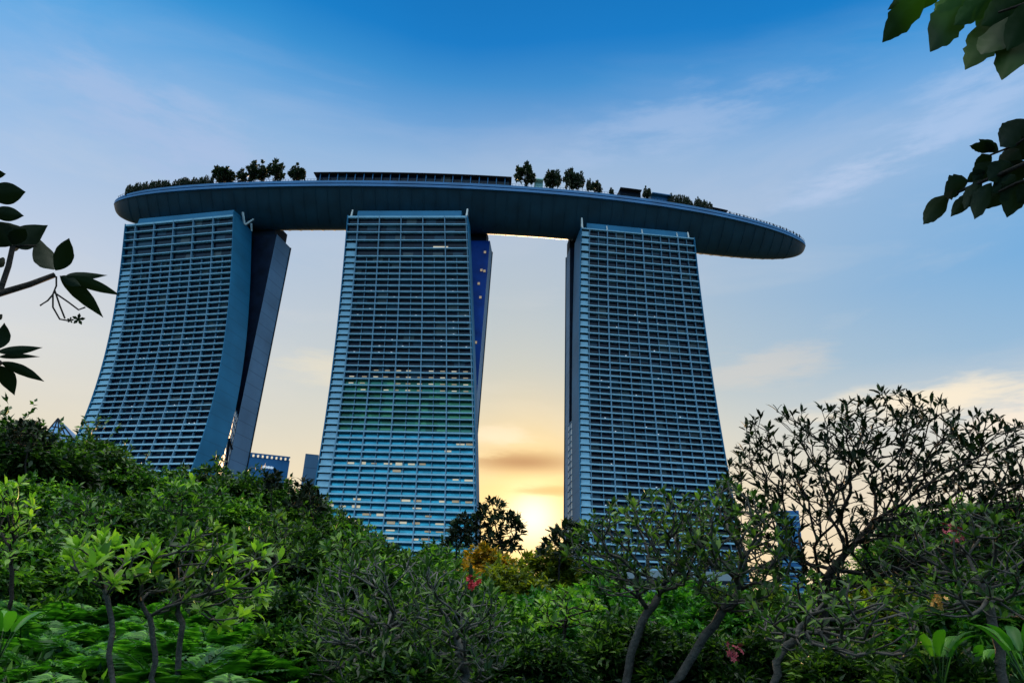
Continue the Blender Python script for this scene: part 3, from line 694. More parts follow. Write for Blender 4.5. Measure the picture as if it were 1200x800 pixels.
# plumeria: forked bare limbs ending in whorls of long leaves
def plumeria(name, trunk_px, crown_px, dist, depth, n_tips, leafmat, label, group, seed, r_tip=.008, ll=.24, lw=.065, nleaf=(7, 11), bark=None,
             minsep=.16, cat='tree', tip_up=.6, dens=None, rscale=.37, bare=0.0, dd=0.0, flowers=()):
    """trunk_px: list of photo points up the trunk; crown_px: polygon the crown fills; depth: how deep the crown is in metres"""
    rng = np.random.default_rng(seed); bark = bark or m_bark
    tr = [at(px, py, dist) for px, py in trunk_px]
    foot = tr[0].copy()
    if foot[2] > 0:
        b = foot+(tr[0]-tr[1])*.0; b[2] = -.1; tr = [b]+tr
    # trunk points get their own depth wander
    poly = np.array(crown_px, float); mn, mx = poly.min(0), poly.max(0)
    def inside(p):
        c = False; n = len(poly)
        for i in range(n):
            a, b = poly[i], poly[(i+1) % n]
            if (a[1] > p[1]) != (b[1] > p[1]) and p[0] < (b[0]-a[0])*(p[1]-a[1])/(b[1]-a[1])+a[0]: c = not c
        return c
    tips = []; tries = 0
    while len(tips) < n_tips and tries < n_tips*40:
        tries += 1
        p = rng.uniform(mn, mx)
        if not inside(p): continue
        x = (p-mn)/(mx-mn)
        dpt = dist+dd+depth*rng.uniform(-1, 1)*math.sqrt(max(.15, 1-(2*x[0]-1)**2))
        q = at(p[0], p[1], dpt)
        if q[2] < .25: continue
        if tips and np.min(np.linalg.norm(np.array(tips)-q, axis=1)) < minsep: continue
        tips.append(q)
    tips = np.array(tips)
    nodes = [tr[0]]; par = [-1]
    for a, b in zip(tr[:-1], tr[1:]):
        for u in (1/3, 2/3, 1): nodes.append(a*(1-u)+b*u+(rng.normal(size=3)*.013 if u < 1 else 0)); par.append(len(nodes)-2)
    start = len(nodes)//2; plen = list(np.zeros(len(nodes)))
    top = nodes[-1]
    order = np.argsort(np.linalg.norm(tips-top, axis=1)+rng.uniform(0, .5, len(tips)))
    tipid = []
    allow0 = max(1, len(nodes)-4)
    for j in order:
        q = tips[j]; NN = np.array(nodes); dist_ = np.linalg.norm(NN-q, axis=1)
        pen = dist_+.42*np.array(plen)+.9*np.clip(NN[:, 2]-q[2]+.05, 0, 9); pen[:allow0] = 1e9
        for tq in tipid[-0:]: pass
        i0 = int(np.argmin(pen)); p0 = nodes[i0]; dl = dist_[i0]
        pdir = unit(p0-nodes[par[i0]]) if par[i0] >= 0 else np.array([0, 0, 1.])
        side = unit(rng.normal(size=3)); ns = max(2, min(6, int(dl/.16)))
        last = i0
        for s in range(1, ns+1):
            u = s/ns; c = p0*(1-u)+q*u+(pdir*.25+np.array([0, 0, -.14])+side*.12)*dl*math.sin(math.pi*u)*.55
            nodes.append(c); par.append(last); plen.append(plen[last]+dl/ns); last = len(nodes)-1
        tipid.append(last)
    nn = len(nodes); cnt = np.zeros(nn)
    for t_ in tipid: cnt[t_] += 1
    ch = [[] for _ in range(nn)]
    for k in range(nn-1, 0, -1): cnt[par[k]] += cnt[k]
    for k in range(1, nn): ch[par[k]].append(k)
    rad = r_tip*np.maximum(cnt, 1)**rscale
    root = empty(name, (foot[0], foot[1], 0)); tag(root, label, cat, group)
    mb = MB()
    # chains
    stack = [(0, None)]
    while stack:
        k, pr = stack.pop()
        chain = ([pr] if pr is not None else [])+[k]
        cur = k
        while ch[cur]:
            nx = max(ch[cur], key=lambda c: cnt[c])
            for o in ch[cur]:
                if o != nx: stack.append((o, cur))
            chain.append(nx); cur = nx
        pts = [nodes[c] for c in chain]; rr = [rad[c] for c in chain]
        if pr is not None: rr[0] = min(rad[pr], rad[k]*1.15)
        if len(pts) > 1: mb.tube(pts, rr, 7 if rr[0] > .03 else 5)
    mb.build('trunk', bark, root, smooth=True)
    P = []; D = []; U = []; Ls = []
    for t_ in tipid:
        if rng.random() < bare: continue
        p = nodes[t_]; ax = unit(unit(p-nodes[par[t_]])+[0, 0, tip_up]); m = rng.integers(*nleaf)
        a = np.cross(ax, [.3, .9, .1]); a = unit(a); b = np.cross(ax, a); ph = rng.uniform(0, 6.28)
        sc = rng.uniform(.7, 1.15)
        for q in range(m):
            an = ph+q*2.399; el = rng.uniform(.15, 1.25)
            dv = math.cos(el)*ax+math.sin(el)*(math.cos(an)*a+math.sin(an)*b)
            P.append(p-ax*rng.uniform(0, .05)); D.append(dv); U.append(ax*.8+np.array([0, 0, .5])+rng.normal(size=3)*.2); Ls.append(ll*sc*rng.uniform(.65, 1.15))
    Ls = np.array(Ls); V, F = leaves(P, D, U, Ls, lw/ll*Ls*rng.uniform(.8, 1.2, len(Ls)), 'lance')
    obj('crown', V, F, leafmat, root)
    for (fx, fy, fm, fr) in flowers:
        c = at(fx, fy, dist-depth*.6); f = MB()
        for j in range(16):
            o = rng.normal(size=3)*fr*.55; ax = unit(rng.normal(size=3)); a = unit(np.cross(ax, [.2, .5, .8])); b = np.cross(ax, a)
            for q in range(5):
                an = q*1.2566; v = math.cos(an)*a+math.sin(an)*b; w_ = np.cross(ax, v)
                f.add([c+o, c+o+(v*.7+w_*.4)*fr*.4, c+o+v*fr*.5+ax*fr*.1, c+o+(v*.7-w_*.4)*fr*.4], [(0, 1, 2, 3)])
        f.build('blossom', fm, root)
    return root
GP = 'plumeria trees in the garden'
plumeria('plumeria_tree', [(978, 800), (968, 742), (962, 700), (975, 668)], [(850, 560), (868, 500), (905, 482), (960, 478), (1010, 462), (1060, 458), (1110, 474), (1165, 488), (1215, 500), (1230, 640), (1120, 655), (1040, 690), (960, 690), (880, 680), (848, 620)],
         10.5, 1.7, 1050, m_leaf_black, 'big dark plumeria with open forked crown against the sky at the right', GP, 31, r_tip=.0048, ll=.155, lw=.042, bark=m_barkd, minsep=.115, nleaf=(4, 7), rscale=.36)
plumeria('plumeria_tree', [(733, 803), (742, 757), (760, 715), (776, 692)], [(664, 655), (668, 622), (700, 600), (735, 582), (775, 573), (815, 578), (840, 610), (835, 660), (790, 690), (700, 700)],
         9.5, 1.2, 260, m_leaf_plum, 'plumeria with leaning pale trunk in front of the right tower', GP, 32, ll=.14, lw=.043, minsep=.135, r_tip=.0065, nleaf=(5, 9))
plumeria('plumeria_tree', [(785, 803), (818, 758), (846, 716), (868, 690)], [(795, 640), (810, 590), (850, 560), (885, 580), (925, 610), (930, 660), (900, 720), (860, 720), (820, 700)],
         9.2, 1.2, 240, m_leaf_plum, 'plumeria leaning right with its foot at the bottom between the two other right hand trunks', GP, 33, ll=.14, lw=.043, minsep=.135, r_tip=.0065, nleaf=(5, 9), flowers=((861, 764, m_pink, .07),))
plumeria('plumeria_tree', [(1176, 800), (1168, 745), (1158, 706), (1150, 684)], [(1030, 640), (1060, 600), (1120, 590), (1180, 600), (1215, 620), (1215, 730), (1150, 720), (1080, 720), (1030, 700)],
         7.5, 1.0, 150, m_leaf_plum, 'plumeria with short dark trunk at the right edge and a pink blossom', GP, 34, ll=.12, lw=.036, minsep=.12, r_tip=.006, nleaf=(5, 9), flowers=((1118, 625, m_pink, .06), (1098, 702, m_yel, .05)))
plumeria('plumeria_tree', [(905, 803), (915, 765), (935, 745), (950, 720)], [(880, 745), (890, 700), (940, 670), (1010, 680), (1060, 700), (1090, 740), (1060, 775), (960, 775)],
         7.0, .9, 110, m_leaf_plum, 'low crooked plumeria spreading under the big dark one', GP, 35, ll=.115, lw=.034, nleaf=(4, 8), minsep=.12, r_tip=.007, rscale=.34)
plumeria('plumeria_tree', [(133, 803), (130, 750), (128, 712), (122, 690)], [(68, 650), (95, 632), (150, 634), (185, 640), (190, 670), (150, 690), (85, 680)],
         7.0, .5, 26, m_leaf_young, 'leftmost small plumeria with bright yellow green leaf tips', GP, 36, ll=.17, lw=.055, minsep=.15, r_tip=.0065, nleaf=(8, 13))
plumeria('plumeria_tree', [(181, 803), (182, 765), (178, 735), (165, 705)], [(150, 690), (170, 660), (215, 612), (255, 606), (275, 640), (250, 700), (200, 715)],
         7.4, .6, 34, m_leaf_plum, 'second small plumeria with bent grey stems from the left', GP, 37, ll=.15, lw=.045, minsep=.15, r_tip=.0065, nleaf=(6, 10))
plumeria('plumeria_tree', [(209, 803), (212, 745), (210, 705), (208, 680)], [(195, 660), (225, 610), (260, 620), (300, 640), (335, 660), (325, 700), (270, 740), (230, 720)],
         7.7, .7, 48, m_leaf_young, 'third small plumeria from the left, spreading to the right with yellow green tips', GP, 38, ll=.16, lw=.05, minsep=.15, r_tip=.0065, nleaf=(6, 10), bare=.15)
plumeria('plumeria_thicket', [(440, 803), (445, 775), (450, 755), (455, 740)], [(352, 700), (380, 660), (430, 648), (480, 650), (520, 668), (530, 720), (520, 800), (360, 800), (350, 740)],
         8.6, 1.2, 300, m_leaf_plum, 'left half of the grey twigged plumeria thicket at the bottom middle', GP, 39, ll=.15, lw=.034, minsep=.11, r_tip=.0065, nleaf=(4, 8), bark=m_barkp, cat='shrub', tip_up=1.0)
plumeria('plumeria_thicket', [(545, 803), (545, 785), (540, 765), (535, 748)], [(470, 700), (500, 660), (540, 665), (575, 690), (600, 730), (600, 800), (480, 800)],
         8.0, 1.0, 210, m_leaf_plum, 'right half of the grey twigged plumeria thicket at the bottom middle', GP, 40, ll=.14, lw=.034, minsep=.11, r_tip=.0065, nleaf=(4, 8), bark=m_barkp, cat='shrub', tip_up=1.0, flowers=((553, 681, m_red, .06),))
# looser, larger leaved shrubs breaking up the green mass
for px_, cr_, ds, nt_, sd0, mt, lab in (
    ([(14, 700), (14, 670), (12, 640)], [(-20, 640), (-10, 575), (20, 560), (42, 590), (40, 650), (20, 680)], 12, 60, 71, m_leaf_young, 'upright light green shrub cut by the left edge'),
    ([(95, 700), (92, 660), (95, 630)], [(50, 640), (60, 590), (100, 575), (140, 590), (140, 640), (100, 655)], 15, 80, 72, m_leaf_mid, 'loose mid green shrub above the leftmost small plumeria'),
    ([(215, 640), (212, 615), (214, 595)], [(170, 610), (180, 575), (220, 562), (262, 575), (262, 610), (215, 625)], 19, 90, 73, m_leaf_mid, 'loose leafy shrub below the foot of the left tower end wall'),
    ([(322, 690), (322, 660), (320, 640)], [(285, 660), (290, 620), (325, 600), (360, 620), (362, 665), (325, 680)], 14, 80, 74, m_leaf_plum, 'loose long leaved shrub below the square blue building'),
    ([(412, 680), (412, 660), (410, 645)], [(378, 660), (385, 625), (412, 612), (446, 630), (448, 660)], 17, 60, 75, m_leaf_mid, 'loose shrub below the lower left corner of the middle tower'),
    ([(660, 760), (662, 735), (665, 715)], [(620, 735), (630, 700), (665, 685), (705, 705), (708, 740)], 11, 60, 76, m_leaf_young, 'loose light green shrub left of the leaning plumeria foot')):
    plumeria('shrub', px_, cr_, ds, .9, nt_, mt, lab, 'loose leafy shrubs among the trees', sd0, ll=.19*ds/14, lw=.06*ds/14, minsep=.14, r_tip=.006, nleaf=(5, 9), cat='shrub', bark=m_barkd)
# airy dark trees standing up against the sunset
for px_, cr, ds, nt_, sd0, lab in (
    ([(590, 660), (588, 640), (583, 625)], [(548, 635), (556, 606), (572, 580), (590, 590), (612, 612), (608, 645), (570, 648)], 24, 150, 51, 'dark airy little tree standing up against the sunset between the middle and right towers'),
    ([(535, 665), (535, 645), (540, 632)], [(518, 640), (530, 615), (542, 598), (556, 612), (560, 640)], 25, 70, 52, 'small dark tree against the lower right corner of the middle tower'),
    ([(655, 670), (655, 655), (658, 645)], [(632, 650), (645, 626), (668, 612), (690, 620), (685, 655)], 20, 80, 53, 'dark sprigs of a small tree over the foot of the right tower'),
    ([(318, 600), (318, 585), (319, 575)], [(308, 575), (312, 556), (324, 554), (330, 575)], 30, 40, 54, 'narrow dark treetop in front of the square blue building'),
    ([(372, 625), (366, 605), (362, 595)], [(335, 600), (342, 575), (360, 560), (372, 578), (385, 600)], 26, 60, 55, 'thin twigs of a small tree in the gap left of the middle tower'),
    ([(30, 560), (30, 540), (34, 525)], [(0, 520), (6, 490), (30, 496), (60, 508), (58, 530)], 30, 60, 56, 'twiggy treetop at the left edge beside the glass pyramid roof')):
    plumeria('sapling', px_, cr, ds, 1.1, nt_, m_leaf_black, lab, 'small dark trees against the sky', sd0, ll=.30, lw=.10, minsep=.10, r_tip=.0065, bark=m_barkd, nleaf=(5, 8), rscale=.33)

# ferns and paddle-leaved plants
def fern_proto(seed, n=13):
    rng = np.random.default_rng(seed); root = empty('fern', (0, 0, 0)); P = []; D = []; U = []; Ls = []; Ws = []; st = MB()
    for q in range(n):
        an = q*2.399+rng.uniform(-.2, .2); Lf = rng.uniform(.55, .95); el = rng.uniform(.75, 1.35); h = np.array([math.cos(an), math.sin(an), 0])
        pts = [h*(Lf*math.cos(el)*u+.12*u*u)+np.array([0, 0, Lf*(math.sin(el)*u-.42*u*u)]) for u in np.linspace(0, 1, 8)]
        st.tube(pts, np.linspace(.007, .002, 8), 4, False)
        for u in np.linspace(.12, 1, 22):
            i0 = min(6, int(u*7)); f = u*7-i0; p = pts[i0]*(1-f)+pts[i0+1]*f; tn = unit(pts[i0+1]-pts[i0]); sd_ = unit(np.cross(tn, [0, 0, 1])); wl = .20*math.sin(math.pi*min(1, u*.92+.06))**.7
            for sg in (-1, 1): P.append(p); D.append(sd_*sg+tn*.35); U.append(np.cross(sd_, tn)+rng.normal(size=3)*.15); Ls.append(wl); Ws.append(.034)
    s = st.build('stem', m_leaf_mid, root); V, F = leaves(P, D, U, np.array(Ls), np.array(Ws), 'quad'); obj('fronds', V, F, m_leaf_fern, root)
    return root
def paddle_proto(seed, n=7):
    rng = np.random.default_rng(seed); root = empty('paddle_leaf_plant', (0, 0, 0)); lv = MB(); st = MB()
    for q in range(n):
        an = q*2.399; h = np.array([math.cos(an), math.sin(an), 0]); Lf = rng.uniform(.6, .9); lean = rng.uniform(.15, .6); w_ = rng.uniform(.065, .10)
        stem = [h*lean*.45*u+np.array([0, 0, .55*u]) for u in np.linspace(0, 1, 4)]; st.tube(stem, [.018, .015, .012, .01], 5, False)
        b = stem[-1]; sd_ = unit(np.cross(h, [0, 0, 1])); A = []
        for u in np.linspace(0, 1, 10):
            c = b+h*(lean*Lf*u+.25*u*u*Lf)+np.array([0, 0, Lf*(u*.95-.45*u*u)]); ww = w_*math.sin(math.pi*(.04+.94*u))**.6
            rip = .012*math.sin(u*40+q)
            A.append([c-sd_*ww+h*(-.03+rip), c-sd_*ww*.5, c+h*.02, c+sd_*ww*.5, c+sd_*ww+h*(-.03-rip)])
        lv.grid(A)
    st.build('stem', m_leaf_mid, root); lv.build('leaf_blades', m_leaf_paddle, root, smooth=True); return root
fp = fern_proto(61); pp = paddle_proto(62)
GF = 'ferns covering the lower left of the bed'
flab = ['fern plant in the bright green bed at the lower left']
rf = random.Random(3); cnt_f = 0
fspots = []
for row, (dist, n, y0) in enumerate(((5.6, 6, 800), (8.4, 11, 770), (9.6, 12, 750), (10.8, 13, 732), (12.0, 13, 716))):
    for q in range(n):
        px = -10+360*(q+rf.uniform(.1, .9))/n; fspots.append((px, y0+rf.uniform(-8, 8)-2, dist+rf.uniform(-.5, .5)))
for j, (px, py, ds) in enumerate(fspots):
    o = fp if j == 0 else copy_tree(fp)
    p = at(px, py, ds); sc = rf.uniform(1.2, 1.7)*(.6 if ds < 7 else 1)
    # ferns stand on tall stools: their crowns reach eye level
    o.location = (p[0], p[1], max(.02, p[2]-.45*sc)); o.rotation_euler = (0, 0, rf.uniform(0, 6.28)); o.scale = (sc, sc, sc)
    tag(o, 'bright green arching fern in the bed at the lower left, one of many alike', 'fern', GF)
for j, (px, py, ds, sc, lab) in enumerate([(1092, 738, 7.5, .5, 'bright paddle leaved plant left of the short dark trunk at the right'), (1192, 728, 7.0, .5, 'bright paddle leaved plant cut by the right edge'),
                                  (1140, 755, 8.2, .42, 'smaller paddle leaved plant between the two bright ones at the right'),
                                  (14, 712, 7.8, .45, 'bright paddle leaved plant at the left edge above the ferns')]):
    o = pp if j == 0 else copy_tree(pp); p = at(px, py, ds); h = p[2]; s_ = sc
    o.location = (p[0], p[1], max(0.0, h-.95*s_)); o.rotation_euler = (0, 0, rf.uniform(0, 6.28)); o.scale = (s_, s_, s_)
    tag(o, lab, 'plant', 'paddle leaved plants')
# planted bank under the ferns
bk = MB(); gx = np.linspace(0, 1, 26); A = []
for v in gx:
    row = []
    for u in gx:
        X = -9+9.5*u; Y = 4.6+9*v
        hgt = 1.2*math.sin(math.pi*min(1, u*1.0))**.6*math.sin(math.pi*v)**.5 if 0 < v < 1 and 0 < u < 1 else -.1
        row.append((X-2*v, Y, hgt+.06*math.sin(X*5)*math.cos(Y*4)-.02))
    A.append(row)
bk.grid(A); tag(bk.build('planting_bank', mat_pr('bank_soil', (.02, .028, .012), .95, noise=.5, nscale=2, bump=.6, bscale=9), smooth=True), kind='structure')
# ground cover growing on the bank and round the shrubs: nobody could count it
rng = np.random.default_rng(77); m = 30000
u = rng.uniform(0, 1, (m, 2)); X = -9+9.5*u[:, 0]-2*u[:, 1]; Y = 4.6+9*u[:, 1]
Z = 1.2*np.sin(np.pi*u[:, 0])**.6*np.sin(np.pi*u[:, 1])**.5+rng.uniform(0, .28, m)
V, F = leaves(np.c_[X, Y, Z], rand_dirs(m, rng, .5), rand_dirs(m, rng, 1.5), rng.uniform(.07, .16, m), rng.uniform(.03, .06, m))
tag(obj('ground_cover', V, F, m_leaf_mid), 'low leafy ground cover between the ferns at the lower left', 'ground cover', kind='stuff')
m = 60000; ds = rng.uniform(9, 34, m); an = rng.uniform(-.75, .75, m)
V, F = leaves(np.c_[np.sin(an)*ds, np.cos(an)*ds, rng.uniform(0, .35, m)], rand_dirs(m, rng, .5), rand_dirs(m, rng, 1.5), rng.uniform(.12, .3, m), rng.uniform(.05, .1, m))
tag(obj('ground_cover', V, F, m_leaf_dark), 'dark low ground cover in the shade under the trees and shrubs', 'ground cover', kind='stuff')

# ------------------------------------------------------------------ things on the roof deck
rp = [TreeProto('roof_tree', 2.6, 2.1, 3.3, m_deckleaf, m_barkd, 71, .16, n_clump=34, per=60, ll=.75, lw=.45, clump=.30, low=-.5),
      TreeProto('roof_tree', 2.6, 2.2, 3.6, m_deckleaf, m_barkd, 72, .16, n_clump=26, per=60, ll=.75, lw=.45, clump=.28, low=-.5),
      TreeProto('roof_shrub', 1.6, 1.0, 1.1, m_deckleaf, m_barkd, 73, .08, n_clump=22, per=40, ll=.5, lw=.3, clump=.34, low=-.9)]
def on_deck(px, ytop, v=.80):
    t = t_at(px, v); p = deck_pt(t, v); q = proj(np.array([p]))[0]
    # height so that the top shows at ytop
    lo, hi = 0, 40
    for _ in range(30):
        md = (lo+hi)/2
        if proj(np.array([p+[0, 0, md]]))[0][1] > ytop: lo = md
        else: hi = md
    return p, lo
TOPDROP = 2.0
GD = 'round crowned trees on the roof deck'
tl = [(260, 198, 23, 0, 'first round tree from the left on the roof deck'), (281, 199.5, 14, 1, 'narrow small tree on the roof deck between two larger round ones'),
      (298, 192.5, 22, 0, 'dense leaning round tree on the roof deck left of the tallest one of its group'), (321, 190, 22, 1, 'tallest tree of the left group on the roof deck'),
      (347, 196, 19, 0, 'round tree on the roof deck just left of the long pavilion'), (615, 194.5, 24, 1, 'largest tree right of the long roof pavilion'),
      (647, 201, 20, 0, 'second tree right of the long roof pavilion'), (667, 200, 17, 1, 'third tree right of the long roof pavilion'), (677, 203, 15, 0, 'fourth tree right of the long roof pavilion'),
      (698, 213, 14, 1, 'low round tree near the right tower on the roof deck'), (690, 210, 6, 0, 'thin upright small tree left of the low round one on the roof deck'),
      (717, 220, 7, 1, 'tiny round tree left of the dark roof hut'), (759, 220, 10, 0, 'small round tree growing over the dark roof hut')]
for px, yt, wp, k, lab in tl:
    p, h = on_deck(px, yt+TOPDROP); rad = wp/2*np.linalg.norm(p-CAM)/FPX
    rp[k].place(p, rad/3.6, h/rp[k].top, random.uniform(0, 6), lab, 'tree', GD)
rs = random.Random(9)
for j in range(34):
    px = 148+j*3.0+rs.uniform(-1, 1); f = (px-148)/100
    ytop = (220.5-10*f)+rs.uniform(-3.6, 2.2); p, h = on_deck(px, ytop, .84); h = max(h, 1.2)
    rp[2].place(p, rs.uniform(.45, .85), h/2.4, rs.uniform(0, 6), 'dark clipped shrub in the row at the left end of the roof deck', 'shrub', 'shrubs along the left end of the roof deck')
for j in range(14):
    px = 786+j*3.6+rs.uniform(-1, 1); f = (px-786)/50; ytop = 232.5+7.5*f+rs.uniform(-2, 2); p, h = on_deck(px, ytop, .84)
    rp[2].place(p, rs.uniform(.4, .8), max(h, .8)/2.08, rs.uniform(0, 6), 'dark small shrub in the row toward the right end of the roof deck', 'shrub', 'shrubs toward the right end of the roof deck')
def deck_box(px0, px1, ytop, name, label, cat, v=.80, depth=8, mat=m_dark, roofover=0.0, cols=0, wallfrac=1.0, winmat=None):
    t0, t1 = t_at(px0, v), t_at(px1, v); n = max(2, int((px1-px0)/12)); tt = np.linspace(t0, t1, n+1)
    c = deck_pt((t0+t1)/2, v); root = empty(name, c); tag(root, label, cat)
    _, h = on_deck((px0+px1)/2, ytop, v)
    vb = v-depth/SKP['w']; W_ = MB()
    for a, b in zip(tt[:-1], tt[1:]):
        W_.box8([deck_pt(a, v-.05), deck_pt(b, v-.05), deck_pt(b, vb), deck_pt(a, vb), deck_pt(a, v-.05, h*wallfrac-.5), deck_pt(b, v-.05, h*wallfrac-.5), deck_pt(b, vb, h*wallfrac-.5), deck_pt(a, vb, h*wallfrac-.5)])
    W_.build('wall', winmat or mat, root)
    rf_ = MB(); e = (t1-t0)*roofover
    tt = np.linspace(t0-e, t1+e, n+1)
    for a, b in zip(tt[:-1], tt[1:]):
        rf_.box8([deck_pt(a, v+.08, h-.45), deck_pt(b, v+.08, h-.45), deck_pt(b, vb-.1, h-.45), deck_pt(a, vb-.1, h-.45), deck_pt(a, v+.08, h), deck_pt(b, v+.08, h), deck_pt(b, vb-.1, h), deck_pt(a, vb-.1, h)])
    rf_.build('roof', mat, root)
    for q in range(cols):
        t = t0+(t1-t0)*(q+.5)/cols; MB().tube([deck_pt(t, v+.03), deck_pt(t, v+.03, h-.4)], .22, 5).build('column', m_rim, root)
deck_box(369, 596, 204.2, 'roof_pavilion', 'long flat roofed pavilion on the roof deck above the middle tower', 'pavilion', roofover=.012, cols=22, winmat=m_glass)
deck_box(727, 752, 222.5, 'roof_hut', 'dark low hut on the roof deck above the right tower', 'hut', depth=6)
deck_box(764, 788, 228.5, 'roof_hut', 'teal walled hut on the roof deck right of the dark one', 'hut', depth=6, mat=m_rim)
deck_box(626, 636, 211, 'roof_kiosk', 'small pale green kiosk between the deck trees', 'kiosk', depth=4, mat=mat_pr('pale_green', (.35, .6, .55), .5))
deck_box(832, 852, 245.5, 'roof_hut', 'low dark hut toward the pointed end of the roof deck', 'hut', depth=5)
# railing round the deck
rl = empty('deck_railing', deck_pt(0, .97)); tag(rl, 'thin railing with posts along the near edge of the roof deck', 'railing')
tt = np.linspace(-.975, .985, 150); rb = MB(); rb.tube([deck_pt(t, .97, 1.25) for t in tt], .07, 4); rb.build('rail', m_dark, rl)
pb = MB()
for t in np.linspace(-.97, .985, 230): pb.box(deck_pt(t, .97, .62), (.07, .07, .62))
tag(pb.build('post', m_dark, rl), kind='stuff')
for j in range(22):
    px = 856+j*3.9; v = .86; t = t_at(px, v); p = deck_pt(t, v); hh = rs.uniform(2.0, 3.0)
    um = empty('parasol', p); tag(um, 'tiny closed parasol in the row at the pointed right end of the roof deck', 'parasol', 'closed parasols at the pointed end of the deck')
    MB().tube([p, p+[0, 0, hh]], .09, 5).build('pole', m_dark, um); MB().tube([p+[0, 0, hh*.45], p+[0, 0, hh*.75], p+[0, 0, hh+.1]], [.5, .34, .08], 6).build('canopy', m_dark, um)

# ------------------------------------------------------------------ buildings beyond
m_bblue = mat_pr('blue_glass_wall', (.03, .13, .28), .2, metal=.4, noise=.3, nscale=.05)
m_bpale = mat_pr('pale_wall', (.20, .25, .27), .6, noise=.15, nscale=.1)
def far_block(name, px0, px1, ytop, dist, label, depth=28, wall=m_bblue, floors=3.6, rails=True, extra=None):
    a = at(px0, ytop, dist); b = at(px1, ytop, dist); h = (a[2]+b[2])/2; d = unit(np.array([b[0]-a[0], b[1]-a[1], 0])); n = np.array([-d[1], d[0], 0])
    if n[1] < 0: n = -n
    A = np.array([a[0], a[1], 0]); B = np.array([b[0], b[1], 0]); root = empty(name, (A+B)/2); tag(root, label, 'building')
    up = np.array([0, 0, h])
    MB().box8([A, B, B+n*depth, A+n*depth, A+up, B+up, B+n*depth+up, A+n*depth+up]).build('wall', wall, root)
    z = h-floors; bd = MB()
    while z > 3 and z > h-60:
        Z = np.array([0, 0, z]); o = -n*.25
        w_ = MB(); w_.box8([A+Z+o, B+Z+o, B+Z+n*.02, A+Z+n*.02]+[p+[0, 0, floors*.3] for p in (A+Z+o, B+Z+o, B+Z+n*.02, A+Z+n*.02)]); w_.build('floor_band', m_slab if wall is not m_bpale else m_dark, root); z -= floors
    return root, A, B, n, h, d
r_, A_, B_, n_, h_, d_ = far_block('office_block', 291, 340, 537, 560, 'square blue office block with crenellated roof between the left and middle towers', floors=300)
cr = MB(); Wd = np.linalg.norm(B_-A_)
for q in range(9): cr.box(A_+d_*(Wd*(q+.5)/9)+[0, 0, h_+1.0], (Wd/9*.3, .8, 1.0), math.atan2(d_[1], d_[0]))
cr.box((A_+B_)/2+np.array([0, 0, h_+2.3]), (Wd/2, .8, .4), math.atan2(d_[1], d_[0])); cr.build('parapet', m_bblue, r_)
sg = MB()
for q in range(9): sg.box(A_+d_*(Wd*(.36+.032*q))-n_*.6+[0, 0, h_-6.5], (.55 if q % 3 else .35, .15, .9 if q % 2 else .65), math.atan2(d_[1], d_[0]))
sg.build('sign', mat_pr('sign_white', (.7, .75, .8), .5, emis=(.7, .85, 1), es=.25), r_)
far_block('slab_block', 358, 374, 532, 352, 'narrow blue grey block hugging the lower left edge of the middle tower', 14, wall=m_rear, floors=200)
far_block('far_tower', 908, 936, 598, 520, 'pale blue far tower seen through the big plumeria crown', 25)
far_block('far_block', -30, 5, 505, 520, 'sliver of a blue building at the left edge', 25)
far_block('low_building', 690, 860, 668, 240, 'low pale building with floor bands behind the leaning plumerias', 20, wall=m_bpale)
# glass pyramid roof
a = at(48, 514, 520); b = at(92, 514, 520); tp = at(68, 490, 528); A = np.array([a[0], a[1], 0]); B = np.array([b[0], b[1], 0]); C3 = B+[0, 22, 0]; D3 = A+[0, 22, 0]; hz = min(a[2], b[2])
pr = empty('pyramid_roofed_tower', (A+B)/2); tag(pr, 'tower topped by a small glass pyramid left of the left hotel tower', 'building')
Z = np.array([0, 0, hz]); MB().box8([A, B, C3, D3, A+Z, B+Z, C3+Z, D3+Z]).build('wall', m_bpale, pr)
rf2 = MB(); rf2.add([A+Z, B+Z, C3+Z, D3+Z, tp], [(0, 1, 4), (1, 2, 4), (2, 3, 4), (3, 0, 4)]); rr = rf2.build('roof', m_bblue, pr)
rbm = MB()
for u in (0, .25, .5, .75, 1): rbm.tube([A+Z+(B-A)*u, tp], .45, 4)
for u in (.3, .6): rbm.tube([(A+Z)*(1-u)+tp*u, (B+Z)*(1-u)+tp*u], .4, 4)
rbm.build('glazing_bar', m_dark, rr)

# ------------------------------------------------------------------ branches hanging in close to the camera
def big_leaf(mb, b, t, wpx, dist, db=0.0, fold=.25, curl=.12, n=15, ragged=0.0, rng=random):
    """one large leaf from photo point b to photo point t, wpx wide at its middle"""
    B = at(b[0], b[1], dist); T = at(t[0], t[1], dist+db); ax = T-B; Ln = np.linalg.norm(ax); ax /= Ln
    v = unit((B+T)/2-CAM); s = unit(np.cross(ax, v)); nrm = np.cross(s, ax)
    sc = dist/FPX*1.1; A = []
    tilt = rng.uniform(-.5, .5); s2 = s*math.cos(tilt)+nrm*math.sin(tilt); n2 = np.cross(s2, ax); w0 = wpx/2*sc/max(.7, math.cos(tilt))
    for i in range(n):
        u = i/(n-1); ww = w0*(u**.85*(1-u)**1.15/.2512 if 0 < u < 1 else .02)*(1+ragged*rng.uniform(-1, 1))
        c = B+ax*Ln*u+n2*curl*Ln*math.sin(math.pi*u)*.5
        wv = .06*ww*math.sin(u*26)
        A.append([c-s2*ww+n2*(ww*fold+wv), c-s2*ww*.66+n2*(ww*fold*.6-wv), c-s2*ww*.33+n2*ww*fold*.4, c, c+s2*ww*.33+n2*ww*fold*.4, c+s2*ww*.66+n2*(ww*fold*.6+wv), c+s2*ww+n2*(ww*fold-wv)])
    mb.grid(A)
